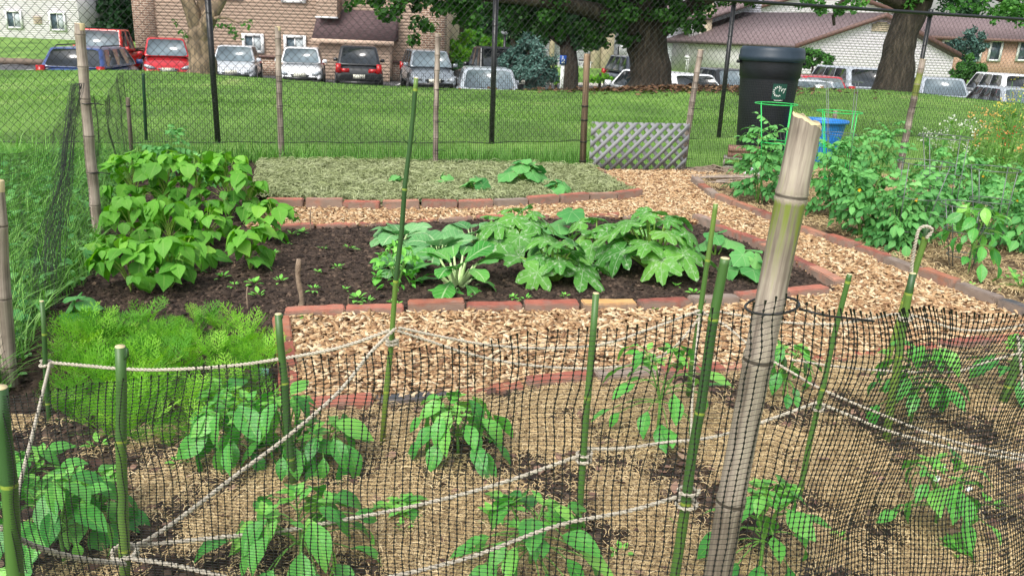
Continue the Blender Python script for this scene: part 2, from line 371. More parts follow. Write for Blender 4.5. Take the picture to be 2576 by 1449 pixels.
m_crumb = mat('soil_crumbs', [hexc('#17120f'), hexc('#2f2620'), hexc('#4c3f35'), hexc('#6e5c4e'), hexc('#b89c7a')], nscale=30, wr=.8, rough=.95, contrast=1.3, pos=[0, .3, .6, .85, 1])
def lump_tpl(s_):
    V = np.array([[1, .2, 0], [.2, 1, .1], [-1, .1, 0], [-.1, -1, .1], [.1, .1, .8]])*s_
    return V, [np.array([[0, 1, 4], [1, 2, 4], [2, 3, 4], [3, 0, 4]])], np.zeros((5, 2))
mb = MB()
for s_ in (.005, .008, .012):
    k = {.005: 22000, .008: 14000, .012: 4000}[s_]
    for poly, fr in ((BED, .62), (VIS, .38)):
        q = int(k*fr); xy = sample_poly(poly, q, None if poly is BED else (lambda x, y: dark_patch(x, y) > .1))
        mb.scatter(lump_tpl(s_), np.column_stack([xy, .020+.008*nz(xy[:, 0], xy[:, 1], 7)+RNG.uniform(0, .004, q)]), tilt_mats(q, .3, .6, 1.5), RNG.beta(1.6, 2.6, q))
tag(mb.build('soil_crumbs', m_crumb, smooth=False), 'dark crumbs and woody bits lying on the bare soil', 'soil crumbs', kind='stuff')
# grass
def blade_tpl(h, w, lean, seg=3):
    t = np.linspace(0, 1, seg+1); V = []
    for a in t[:-1]:
        V += [[-w/2*(1-a*.7), lean*h*a*a, h*(a-.25*lean*a*a)], [w/2*(1-a*.7), lean*h*a*a, h*(a-.25*lean*a*a)]]
    V.append([0, lean*h, h*(1-.3*lean)])
    F4 = np.array([[2*q, 2*q+1, 2*q+3, 2*q+2] for q in range(seg-1)]).reshape(-1, 4); F3 = np.array([[2*seg-2, 2*seg-1, 2*seg]])
    return np.array(V), [F4, F3] if len(F4) else [F3], np.column_stack([np.zeros(len(V)), np.repeat(t, 2)[:len(V)]])
m_grass = mat('grass_blades', [hexc('#3c5826'), hexc('#527a30'), hexc('#6c963e'), hexc('#a0aa68')], nscale=.8, wr=.4, rough=.75, trans=.3, contrast=2.1)
m_weed = mat('weed_blades', [hexc('#3c6a2c'), hexc('#56883a'), hexc('#76a850'), hexc('#a4c880')], nscale=1.5, wr=.6, rough=.6, trans=.3)
def grass(poly, n, hs_, w, mt, name, label, zf=HT, keep=None):
    mb = MB()
    for q, (h, ln) in enumerate(hs_):
        k = n//len(hs_); xy = sample_poly(poly, k, keep)
        mb.scatter(blade_tpl(h, w, ln, 3 if h > .1 else 2), np.column_stack([xy, zf(xy[:, 0], xy[:, 1])-.004]), rz_mats(RNG.uniform(0, 6.28, k), RNG.uniform(.55, 1.25, k)), RNG.beta(2, 2, k))
    return tag(mb.build(name, mt), label, 'grass', kind='stuff')
NEARL = [P(-200, 418)[:2], P(1490, 424)[:2], P(1800, 436)[:2], P(2800, 470)[:2], (11, 10), (-8, 10)]
grass([tuple(P(-200, 436)[:2]), tuple(P(640, 430)[:2]), tuple(P(1490, 436)[:2]), tuple(P(1800, 442)[:2]), tuple(P(2800, 480)[:2]), (12, 12), (-9, 12)], 60000, [(.040, .4), (.06, .7), (.03, .2)], .005, m_grass, 'lawn_grass', 'bright green lawn grass just outside the garden net')
grass([(-10, 11), (12, 11), (17, 19), (-14, 18)], 110000, [(.030, .5), (.042, .8), (.024, .3)], .009, m_grass, 'lawn_grass', 'mown lawn grass between the fence and the parking lot')
FENCEFOOT = [tuple(P(-200, 385)[:2]), tuple(P(640, 400)[:2]), tuple(P(1480, 405)[:2]), tuple(P(1480, 430)[:2]), tuple(P(640, 424)[:2]), tuple(P(-200, 440)[:2])]
grass(FENCEFOOT, 5200, [(.16, .4), (.22, .7), (.12, .3)], .007, m_weed, 'tall_grass', 'taller unmown grass along the foot of the back net')
WEEDS = wpoly([(-150, 420), (345, 405), (310, 480), (262, 600), (235, 680), (205, 740), (130, 790), (90, 850), (50, 960), (10, 1020), (-150, 1100)])
grass(WEEDS, 15000, [(.10, .5), (.17, .8), (.22, 1.0), (.13, .3)], .0065, m_weed, 'tall_weeds', 'long bright green weed grass left of the garden net')

mb = MB(); k = 420; xy = sample_poly(VIS, k); az = RNG.uniform(0, 6.28, k)
DL = (np.array([[0, 0, 0], [.3, .3, .1], [.34, .65, .02], [0, 1.1, .12], [-.34, .65, .1], [-.3, .3, .0], [0, .5, -.03]]), [np.array([[0, 1, 6, 5], [1, 2, 3, 6], [6, 3, 4, 5]])], np.zeros((7, 2)))
mb.scatter(DL, np.column_stack([xy, np.full(k, .036)]), tilt_mats(k, .25, .010, .042), RNG.uniform(0, 1, k))
tag(mb.build('dead_leaves', mat('dead_leaf', [hexc('#3a2a24'), hexc('#5e463c'), hexc('#86695a'), hexc('#a98f78')], nscale=20, wr=.7, rough=.8)), 'scattered brown dead leaves lying on the straw around the peppers', 'dead leaves', kind='stuff')
# ================================================================ BRICKS
def brick_mesh(l, w, h, seed):
    import bmesh
    bm = bmesh.new(); bmesh.ops.create_cube(bm, size=1)
    for v in bm.verts: v.co = Vector((v.co.x*l, v.co.y*w, v.co.z*h))
    bmesh.ops.bevel(bm, geom=bm.edges[:], offset=.0045, segments=2, affect='EDGES')
    bmesh.ops.subdivide_edges(bm, edges=[e for e in bm.edges if e.calc_length() > .02], cuts=5, use_grid_fill=True)
    for v in bm.verts:
        v.co += Vector(mnoise.noise_vector(v.co*26+Vector((seed*3.1, 0, 0))))*.0028+Vector(mnoise.noise_vector(v.co*90+Vector((seed*3.1, 0, 0))))*.0012
    me = bpy.data.meshes.new('brick'); bm.to_mesh(me); bm.free()
    for p in me.polygons: p.use_smooth = False
    return me
def brick_mat(name, cols):
    N = NT(name); g = N.pos(); o = N.n('ShaderNodeObjectInfo').outputs['Random']
    nf = N.math('ADD', N.math('MULTIPLY', N.noise(g, 16, 6), .9), N.math('MULTIPLY', o, .5))
    c = N.ramp(nf, cols, [.25, .45, .7, .95])
    geo = N.n('ShaderNodeNewGeometry').outputs['Normal']; nzz = N.n('ShaderNodeSeparateXYZ', i0=geo).outputs[2]
    dirt = N.n('ShaderNodeMapRange', i0=N.math('ADD', N.noise(g, 22, 5), N.math('MULTIPLY', nzz, -.30)), i1=.22, i2=.50, i3=0.0, i4=.85).outputs[0]
    c = N.mix(dirt, c, (*hexc('#85766a'), 1))
    b = N.n('ShaderNodeBsdfPrincipled', Roughness=.9); N.t.links.new(c, b.inputs['Base Color'])
    bp = N.n('ShaderNodeBump', Strength=.5, Distance=.004, Height=N.noise(g, 180, 5)); N.t.links.new(bp.outputs[0], b.inputs['Normal'])
    N.t.links.new(b.outputs[0], N.out.inputs[0]); return N.m
m_red = brick_mat('brick_red', [hexc('#66382e'), hexc('#864a3e'), hexc('#a05c4a'), hexc('#ac6e5a')])
m_or = brick_mat('brick_orange', [hexc('#744434'), hexc('#925844'), hexc('#a66a50'), hexc('#ae7c66')])
m_grb = brick_mat('brick_grey', [hexc('#5c514c'), hexc('#7d6f66'), hexc('#95867a'), hexc('#a0705c')])
m_yel = brick_mat('brick_tan', [hexc('#a87440'), hexc('#c08c52'), hexc('#caa068'), hexc('#d0a870')])
m_blk = brick_mat('brick_black', [hexc('#222326'), hexc('#34363a'), hexc('#46484c'), hexc('#505256')])
for m_ in (m_blk,): pass
BM = {}
for nm, mt in (('r', m_red), ('o', m_or), ('g', m_grb), ('y', m_yel), ('k', m_blk)):
    BM[nm] = []
    for s_ in range(3 if nm in 'ro' else 1):
        me = brick_mesh(.222, .062, .095, s_+len(nm)*7+ord(nm)); me.materials.append(mt); BM[nm].append(me)
def brick_line(px, label, group, seq='rorrgrr', ztop=.075, special=(), jit=.004, start=0):
    pts = [P(a, b) for a, b in px]; L = [0]
    for a, b in zip(pts, pts[1:]): L.append(L[-1]+np.linalg.norm(b-a))
    pts = np.array(pts); d = .114; k = start
    while d < L[-1]-.05:
        c = np.array([np.interp(d, L, pts[:, q]) for q in range(2)]); c2 = np.array([np.interp(d+.05, L, pts[:, q]) for q in range(2)]); c1 = np.array([np.interp(d-.05, L, pts[:, q]) for q in range(2)])
        a = math.atan2(*(c2-c1)[::-1]); kd = seq[k % len(seq)]
        lb = label
        for (sx, sy, kk, ll) in special:
            if np.linalg.norm(P(sx, sy)[:2]-c) < .115: kd = kk; lb = ll
        o = bpy.data.objects.new('brick', random.choice(BM[kd])); COL.objects.link(o)
        o.location = (c[0]+random.uniform(-jit, jit), c[1]+random.uniform(-jit, jit), ztop-.0475+random.uniform(-.011, .007)-.012)
        o.rotation_euler = (random.uniform(-.05, .05), random.uniform(-.03, .03), a+random.uniform(-.05, .05)+(PI if random.random() < .5 else 0))
        tag(o, lb, 'brick', group)
        d += .231+random.uniform(0, .010); k += 1
brick_line([(715, 808), (1160, 796), (1580, 792), (1750, 783), (2060, 753), (2115, 744)], 'weathered red brick in the near edging of the central soil bed', 'bricks along the near edge of the central bed', 'rrorrorgrr',
           special=[(1515, 792, 'y', 'tan yellow brick in the near edging of the central soil bed')])
brick_line([(2110, 735), (1990, 670), (1860, 609), (1758, 568)], 'red brick along the right side of the squash bed', 'bricks along the right side of the central bed', 'ororrg')
brick_line([(1750, 566), (1540, 553), (1300, 558), (1180, 560), (900, 577), (640, 588)], 'half buried brick along the far edge of the squash bed', 'bricks along the far edge of the central bed', 'rgorr', ztop=.05)
brick_line([(672, 531), (940, 537), (1190, 535), (1400, 523), (1610, 506)], 'red brick holding back the grass clipping mulch', 'bricks along the near edge of the mulched back bed', 'rgrorrgr', ztop=.095)
brick_line([(1590, 495), (1540, 468), (1490, 436)], 'brick running towards the lattice panel beside the mulch', 'bricks beside the gate', 'orgo', ztop=.075)
brick_line([(1745, 468), (1800, 512), (2000, 590), (2150, 642), (2290, 700), (2400, 745), (2600, 824)], 'brick edging the straw covered tomato bed on the right', 'bricks along the tomato bed', 'gogoorgorr', ztop=.085,
           special=[(2560, 806, 'k', 'black painted brick at the near end of the tomato bed edging')])
brick_line([(742, 1048), (935, 1034), (1200, 1003), (1500, 972), (1800, 951), (2060, 925), (2230, 904), (2650, 862)], 'red brick between the wood chips and the front pepper bed', 'bricks along the front pepper bed', 'rrorgrorr', ztop=.055,
           special=[(975, 1030, 'k', 'charcoal grey paver brick between red bricks of the front bed edging')])
brick_line([(707, 828), (722, 930), (740, 1040)], 'brick set at the left end of the wood chip path', 'bricks at the left end of the path', 'orrg', ztop=.06)
# ================================================================ BAMBOO POSTS, CANES, STICKS
m_bam = NT('bamboo')
_v, _x, _y, _z = m_bam.lc()
_mp = m_bam.n('ShaderNodeMapping', Vector=_v, Scale=(9, .9, 1)).outputs[0]
_nf = m_bam.noise(_mp, 2.2, 6); _n2 = m_bam.noise(m_bam.pos(), 9, 4)
_c = m_bam.ramp(m_bam.n('ShaderNodeMapRange', i0=m_bam.math('ADD', m_bam.math('MULTIPLY', _nf, .6), m_bam.math('MULTIPLY', _n2, .4)), i1=.35, i2=.65).outputs[0], [hexc('#5c5049'), hexc('#7f7268'), hexc('#9f9286'), hexc('#b4a898')])
_gr = m_bam.ramp(_nf, [hexc('#5c6628'), hexc('#76803a'), hexc('#8f8f45')])
_gm = m_bam.n('ShaderNodeMapRange', i0=m_bam.math('ADD', _z, m_bam.math('MULTIPLY', m_bam.math('SUBTRACT', _nf, .5), .9)), i1=.45, i2=.6).outputs[0]
_c = m_bam.mix(_gm, _c, _gr); _c = m_bam.mix(m_bam.n('ShaderNodeMapRange', i0=_z, i1=-.25, i2=-.6, i3=0.0, i4=.85).outputs[0], _c, (*hexc('#3a3028'), 1))
_b = m_bam.n('ShaderNodeBsdfPrincipled', Roughness=.55); m_bam.t.links.new(_c, _b.inputs['Base Color'])
_bp = m_bam.n('ShaderNodeBump', Strength=.35, Distance=.003, Height=m_bam.noise(_mp, 9, 5)); m_bam.t.links.new(_bp.outputs[0], _b.inputs['Normal'])
m_bam.t.links.new(_b.outputs[0], m_bam.out.inputs[0]); m_bam = m_bam.m
m_cane = mat('green_cane', [hexc('#223d22'), hexc('#34562a'), hexc('#4c7032'), hexc('#86973c')], nscale=2.6, wr=.55, rough=.45, spec=.5, stretch=(1, 1, .6), contrast=1.5, pos=[0, .35, .62, .9])
m_cut = plain('cut_end', '#d9c79a', .8)
m_ring = plain('node_ring', '#8d8474', .7)
m_tie = plain('black_plastic', (.012, .012, .013), .4)
m_hole = mat('pith', [hexc('#1c150f'), hexc('#3c3022'), hexc('#8c764e')], nscale=160, wr=0, rough=.95, contrast=2.5)
def culm_path(a, b, seg, bend=.0, seed=0, fixed=None):
    a = np.array(a, float); b = np.array(b, float); L = np.linalg.norm(b-a); pts = []; rf = []; lens = []
    d = (b-a)/L; side = np.cross(d, [0, 1, 0]); side /= np.linalg.norm(side); rg = random.Random(seed)
    nodes = []; q = rg.uniform(.3, .9)*seg
    while q < L-.01: nodes.append(q); q += seg*rg.uniform(.85, 1.15)
    if fixed: nodes = [f*L for f in fixed]
    ts = [0]
    for nd in nodes: ts += [nd-.010, nd-.004, nd, nd+.004, nd+.010, nd+seg*.5]
    ts = sorted(t for t in set(ts+[L]) if 0 <= t <= L)
    zig = 0
    for t in ts:
        near = min([abs(t-nd) for nd in nodes] or [1])
        rf.append(1.0+(.09 if near < .0045 and near > .003 else .02 if near <= .003 else 0)+(.03 if near < .011 else 0))
        off = bend*L*math.sin(PI*t/L)*.5+(0 if fixed else .0015)*math.sin(t*23+seed)
        pts.append(a+d*t+side*off)
    return np.array(pts), np.array(rf), nodes, L, np.array(ts)
def bamboo(base, top, r0, r1, label, name='bamboo_post', seg=.2, n=14, ties=(), green=0.0, bend=.01, cat='post', group=None, seed=1, hollow=True, greens=(), mt=None, fixed=None):
    base = np.array(base, float); top = np.array(top, float)
    root = empty(name, base, 0, label, cat, group)
    b2 = base+(base-top)/np.linalg.norm(base-top)*.05
    pts, rf, nodes, L, ts = culm_path(b2, top, seg, bend, seed, fixed)
    rad = np.linspace(r0, r1, len(pts))
    rad = np.interp(ts, [0, L], [r0, r1])*rf
    gv = np.full(len(pts), green)
    for (g0, g1, gvv) in greens:
        gv = np.where((ts > L*g0) & (ts < L*g1), gvv, gv)
    for nd in nodes: gv = np.where(np.abs(ts-nd) < .002, -1.0, gv)
    m = MB(); m.tube(pts-base, rad, n, cap=not hollow, mixv=gv)
    d = (top-base)/np.linalg.norm(top-base)
    def ragged(mb_):
        if not fixed: return mb_
        e_ = pts[-1]-base
        for v in mb_.V:
            k = np.abs(v[:, 2]-e_[2]) < .008; a = np.arctan2(v[:, 1]-e_[1], v[:, 0]-e_[0]); v[:, 2] += k*(.003*np.sin(a-.4)-.0035*np.cos(a)+.0012*np.sin(a*5)+.0007*np.sin(a*13))
        return mb_
    ragged(m).build('culm', mt or m_bam, root)
    if fixed:
        th_ = -PI/2+.75; uu_ = np.linspace(.30, .80, 30); cr = np.array([[np.interp(u_*L, ts, pts[:, q]) for q in range(3)] for u_ in uu_])-base
        rr_ = np.interp(uu_, [0, 1], [r0, r1])*1.003; cr[:, 0] += np.cos(th_+.06*np.sin(uu_*20))*rr_; cr[:, 1] += np.sin(th_+.06*np.sin(uu_*20))*rr_
        z = MB(); z.tube(cr, .0006*np.sin(np.linspace(.15, 3.0, 30)), 4); z.build('crack', m_tie, root)
        for nd in nodes:
            p = np.array([np.interp(nd, ts, pts[:, q]) for q in range(3)])-base; rr = np.interp(nd, [0, L], [r0, r1])
            for s_ in (-1, 1):
                z = MB(); z.tube([p+d*(s_*.0028-.0016), p+d*s_*.0028, p+d*(s_*.0028+.0016)], [rr*1.02, rr*1.095, rr*1.02], 28, cap=False); z.build('node_ring', m_ring, root)
    if hollow:                           # thick cut wall and dark pith inside
        e = pts[-1]-base; c = MB(); c.tube([e-d*.03, e-d*.001, e+d*.0015, e+d*.001, e-d*.012], [rad[-1]*.99, rad[-1]*1.0, rad[-1]*.93, rad[-1]*.72, rad[-1]*.70], n, cap=False)
        ragged(c).build('cut_end', m_cut, root)
        h = MB(); h.tube([e-d*.03, e-d*.010], [rad[-1]*.7, rad[-1]*.7], n); h.build('pith', m_hole, root)
    for tf in ties:
        p = pts[0]+(pts[-1]-pts[0])*tf-base; rr = np.interp(tf, [0, 1], [r0, r1])
        z = MB(); z.tube([p-d*.002, p+d*.002], [rr*1.12, rr*1.12], n, cap=True)
        z.tube([p+np.array([rr, -.3*rr, 0]), p+np.array([rr*2.2, -rr*.8, .004]), p+np.array([rr*3.6, -rr*.2, -.003])], .0022, 4)
        z.build('zip_tie', m_tie, root)
    return root
def post_px(bx, by, tx, ty, w, label, Y=None, **kw):
    base = P(bx, by) if Y is None else at(bx, by, Y)
    yt = base[1]+kw.pop('lean', 0)
    top = at(tx, ty, yt)
    if Y is not None and kw.pop('ground', True):
        d = (top-base)/np.linalg.norm(top-base); base = base+d*((0-base[2])/d[2])
    rp = w/2/ppm(base[1], .4); rt = kw.pop('wt', w)/2/ppm(yt, top[2])
    return bamboo(base, top, rp, rt, label, **kw)
GB = 'dry bamboo posts holding the garden nets'
_t = at(2030, 302, .93)[2]+.05; _fx = [(at(1900, y, .93)[2]+.05)/_t for y in (1262, 903, 489)]
post_px(1815, 1449, 2030, 302, 66, 'thick pale bamboo post nearest the camera with split cut top and green patches', Y=.93, wt=76, n=28, seg=.235, ties=(), bend=.012, group=GB, seed=42, hollow=True, fixed=_fx, greens=((_fx[2]-.004, _fx[2]+.055, .42), (_fx[2]-.055, _fx[2]-.006, .62), (_fx[2]-.16, _fx[2]-.055, .40)))
post_px(250, 612, 200, 60, 26, 'tan bamboo post left of the bean plants with two black zip ties', wt=24, ties=(.67, .37), group=GB, seed=3, seg=.17, green=.2)
post_px(28, 985, -6, 455, 38, 'greyish bamboo post cut by the left edge of the photo', wt=32, ties=(.07,), group=GB, seed=5, seg=.2, green=.2)
post_px(710, 412, 699, 68, 15, 'slim bamboo post behind the bean plants, before the white compact car', wt=14, ties=(.63, .12, .46), group=GB, seed=8, seg=.14)
post_px(1096, 432, 1102, 85, 14, 'slim bamboo post in the back net right of the tall green cane', wt=13, ties=(.62, .4, .2), group=GB, seed=9, seg=.13)
post_px(1716, 432, 1763, 126, 15, 'leaning bamboo post at the right end of the lattice panel', wt=14, ties=(.15, .55, .75), group=GB, seed=12, seg=.12)
post_px(2262, 430, 2322, 150, 17, 'leaning bamboo post beside the rightmost black fence post', wt=15, ties=(.25, .6, .72), group=GB, seed=14, seg=.13, green=.25, greens=((.72, .88, .9),))
post_px(2088, 400, 2102, 280, 11, 'short bamboo stake standing in front of the blue basket', wt=10, ties=(.6,), group=GB, seed=15, seg=.13)
# flat wooden stakes
m_wood = mat('stake_wood', [hexc('#665443'), hexc('#97806a'), hexc('#bba58c')], nscale=18, wr=.2, rough=.85, stretch=(3, 3, .4), bump=.3, bscale=50)
def stake(bx, by, tx, ty, w, label, mt=m_wood, name='wooden_stake', ties=(), cat='stake', group=None):
    b = P(bx, by); t = at(tx, ty, b[1]); L = np.linalg.norm(t-b); r = w/2/ppm(b[1], .3)
    root = empty(name, b, 0, label, cat, group); d = (t-b)/L
    m = MB(); m.tube([-d*.05, d*L*.98, d*L], [r*1.25, r*1.2, r*1.1], 4); m.build('stake', mt, root, smooth=False)
    for q in ties:
        z = MB(); z.tube([d*L*q-d*.004, d*L*q+d*.004], [r*1.5]*2, 8); z.build('zip_tie', m_tie, root)
    return root
stake(1465, 428, 1477, 136, 13, 'square wooden stake at the left end of the lattice panel', ties=(.56, .44, .25, .08))
stake(334, 420, 321, 246, 9, 'thin grey wooden stake at the back left corner of the net', ties=(.88,), mt=mat('grey_wood', [hexc('#6d6258'), hexc('#948778'), hexc('#a89b8a')], nscale=20, rough=.9))
stake(368, 352, 360, 186, 7, 'thin dark green metal stake behind the bean plants', mt=plain('green_metal', '#1c4a35', .4), name='metal_stake')
# green canes
GC = 'fresh green canes tied with twine'
CANE = {}
def cane(key, bx, by, tx, ty, w, label, Y=None, wt=None, seed=0, seg=.23, twigs=(), lean=0):
    base = P(bx, by) if Y is None else at(bx, by, Y)
    top = at(tx, ty, base[1]+lean)
    if Y is not None:
        d = (top-base)/np.linalg.norm(top-base); base = base+d*((0-base[2])/d[2])
    r0 = w/2/ppm(base[1], .3); r1 = (wt or w)/2/ppm(base[1]+lean, top[2])
    root = empty('green_cane', base, 0, label, 'cane', GC)
    b2 = base-(top-base)*.06; pts, rf, nodes, L, ts = culm_path(b2, top, seg, .008, seed); pts = pts-base
    m = MB(); mv = np.interp(ts, [0, L], [.2, .6]); rg = random.Random(seed)
    cuts = [0]+nodes+[L]
    for q in range(len(cuts)-1): mv = np.where((ts >= cuts[q]) & (ts <= cuts[q+1]), rg.uniform(0, .95), mv)
    for nd in nodes: mv = np.where(np.abs(ts-nd) < .0025, 2.2, mv)
    m.tube(pts, np.interp(ts, [0, L], [r0, r1])*rf, 14, mixv=mv); m.build('culm', m_cane, root)
    d = (top-base)/np.linalg.norm(top-base); e = pts[-1]
    c = MB(); c.tube([e-d*.001, e+d*.0012], [r1*.99, r1*.9], 14); c.build('cut_end', m_cut, root)
    for (tf, sgn, ln) in twigs:
        p = pts[0]+(pts[-1]-pts[0])*tf; tw = MB(); s_ = np.array([sgn*.5, -.2, .8])
        tw.tube([p, p+s_*ln*.5+np.array([sgn*ln*.2, 0, 0]), p+s_*ln], [r1*.35, r1*.28, r1*.22], 6); tw.build('twig', m_cane, root)
    CANE[key] = (base, top)
    return root
cane('tall', 962, 1135, 1048, 198, 15, 'tallest green cane, standing centre left and rising to the lawn', wt=11, seed=2, seg=.27, twigs=((.85, -1, .03), (.85, 1, .03)))
cane('c105', 126, 1080, 106, 758, 13, 'thin yellow green cane at the left of the carrots', seed=4, wt=11)
cane('c305', 316, 1449, 303, 872, 27, 'thick green cane in front of the carrots with a stub twig', Y=1.28, wt=26, seed=6, seg=.21, twigs=((.95, 1, .035),))
cane('c0', 45, 1449, 2, 975, 44, 'blurred thick cane at the bottom left corner', Y=1.02, wt=36, seed=7, seg=.19)
cane('c700', 742, 1245, 701, 790, 21, 'green cane at the left end of the wood chip path', wt=18, seed=10, seg=.2, twigs=((.97, 1, .02),))
cane('c1495', 1453, 1365, 1501, 738, 18, 'green cane with a pale dried top left of the twin canes', wt=17, seed=13, seg=.26)
cane('c1800', 1728, 1022, 1802, 513, 14, 'slimmer green cane behind the thick one near the squash', wt=12, seed=17, seg=.3, twigs=((.55, 1, .02),))
cane('c1810', 1700, 1449, 1822, 650, 27, 'thick dark green cane left of the large bamboo post', Y=1.33, wt=24, seed=18, seg=.2)
cane('c2135', 2001, 1285, 2136, 690, 15, 'slim green cane right of the large bamboo post', wt=13, seed=21, seg=.25)
cane('c2285', 2226, 1130, 2295, 688, 22, 'stout green cane with pale cut top amid the right netting', wt=17, seed=23, seg=.16)
cane('c2330', 2214, 968, 2336, 572, 16, 'green cane topped with a loop of frayed rope', wt=15, seed=25, seg=.2)
cane('c2570', 2516, 1035, 2578, 850, 22, 'green cane cut by the right edge among pepper leaves', wt=19, seed=27, seg=.15)
cane('cR', 2590, 1380, 2600, 1180, 26, 'thick dark cane at the lower right corner', wt=24, seed=29, seg=.15)
# little sticks in the soil
m_stick = mat('dead_stick', [hexc('#57483c'), hexc('#8c7a68'), hexc('#b0a08c')], nscale=30, wr=.2, rough=.9, bump=.4, bscale=60)
def stick(bx, by, tx, ty, w, label, knob=False):
    b = P(bx, by); t = at(tx, ty, b[1]); r = w/2/ppm(b[1], .1)
    tt = np.linspace(-.1, 1, 9); pts = np.array([b+(t-b)*q+np.array([math.sin(q*7)*r*.5, 0, 0]) for q in tt])-b
    m = MB(); m.tube(pts, [r*(1.5 if knob and q < .1 else 1.05-.15*q)*(1+.12*math.sin(q*31)) for q in tt], 8)
    if knob: m.tube([pts[1], pts[1]+np.array([-.03, -.01, -.012])], [r*.5, r*.3], 5)
    o = m.build('stick', m_stick); o.location = b; tag(o, label, 'stick')
stick(758, 780, 750, 652, 14, 'grey dead stick standing in the bare soil', True)
stick(622, 790, 622, 722, 5, 'thin brown stick behind the carrots')
stick(876, 778, 877, 745, 4, 'short peg stick near the brick edging')
stick(781, 588, 781, 528, 3, 'very thin straw coloured stick at the far side of the bare soil')
stick(1133, 1195, 1138, 1152, 15, 'tan wooden plant peg under the middle pepper plant')
stick(1123, 735, 1117, 712, 5, 'small grey peg left of the bok choy')
# ================================================================ CHAIN LINK FENCE
class Line:                                # polyline in plan, parameter = distance
    def __init__(s, pts):
        s.p = np.array([p[:2] for p in pts], float); s.l = np.concatenate([[0], np.cumsum(np.linalg.norm(np.diff(s.p, axis=0), axis=1))]); s.L = s.l[-1]
    def at(s, t): return np.stack([np.interp(t, s.l, s.p[:, 0]), np.interp(t, s.l, s.p[:, 1])], -1)
    def nrm(s, t):
        d = s.at(np.asarray(t)+.02)-s.at(np.asarray(t)-.02); d = d/(np.linalg.norm(d, axis=-1)[..., None]+1e-9); return np.stack([d[..., 1], -d[..., 0]], -1)
m_black = plain('black_coated_steel', (.012, .013, .015), .35)
FP = [P(548, 362), P(1240, 362), P(1813, 350), P(2290, 345)]
FP = [FP[0]-(FP[1]-FP[0])*1.02, *FP, FP[3]+(FP[3]-FP[2])*1.0]
FL = Line(FP); FH = at(1855, 3, FP[3][1])[2]
fence = empty('chain_link_fence', FP[2], 0, 'black chain link fence crossing the whole picture behind the garden', 'fence')
fo = FP[2]
def frel(p): return np.array(p)-fo
for q, p in enumerate(FP[:-1] if True else FP):
    pm = MB(); g = HT(p[0], p[1])*0; n_ = FL.nrm(FL.l[q])
    pp = np.array([p[0]-n_[0]*.045, p[1]-n_[1]*.045, 0])
    pm.tube(frel([pp+[0, 0, -.05], pp+[0, 0, FH-.02]]), .027, 12)
    pt = pm.build('fence_post', m_black, fence)
    cm = MB(); cm.tube(frel([pp+[0, 0, FH-.04], pp+[0, 0, FH], pp+[0, 0, FH+.05], pp+[0, 0, FH+.055]]), [.032, .034, .028, .01], 12); cm.build('post_cap', m_black, pt)
    for hz in (.35, .7, 1.05):
        cm = MB(); cm.tube(frel([pp+[0, 0, FH*hz/1.4-.003], pp+[0, 0, FH*hz/1.4+.003]]), [.030, .030], 10); cm.build('tie_wire', m_black, pt)
rm = MB(); t = np.linspace(0, FL.L, 60); xy = FL.at(t); rm.tube(frel(np.column_stack([xy, np.full(60, FH)])), .021, 10); rm.build('top_rail', m_black, fence)
rm = MB(); xy = FL.at(t); rm.tube(frel(np.column_stack([xy, .012+.008*np.sin(t*9)])), .005, 6); rm.build('bottom_wire', m_black, fence)
DW, DH = .072, .078                         # diamond width and height
wm = MB(); steps = int(FH/(DH/2))+1
for sgn in (1, -1):
    for q in range(int(FL.L/DW)+steps):
        s0 = q*DW if sgn < 0 else q*DW-steps*DW/2
        k = np.arange(steps+1); s_ = s0+sgn*k*DW/2*(1 if sgn > 0 else 1); zz = np.minimum(k*DH/2+.01, FH-.01)
        ok = (s_ >= 0) & (s_ <= FL.L)
        if ok.sum() < 3: continue
        s_ = s_[ok]; zz = zz[ok]; kk = k[ok]; nr = FL.nrm(s_)
        xy = FL.at(s_)+nr*(.0025*np.where((kk % 2) == (0 if sgn > 0 else 1), 1, -1))[:, None]+nr*(.012*np.sin(s_*2.1+zz*3))[:, None]
        wm.tube(frel(np.column_stack([xy, zz])), .0017, 4, cap=False)
wm.build('chain_link_mesh', m_black, fence)
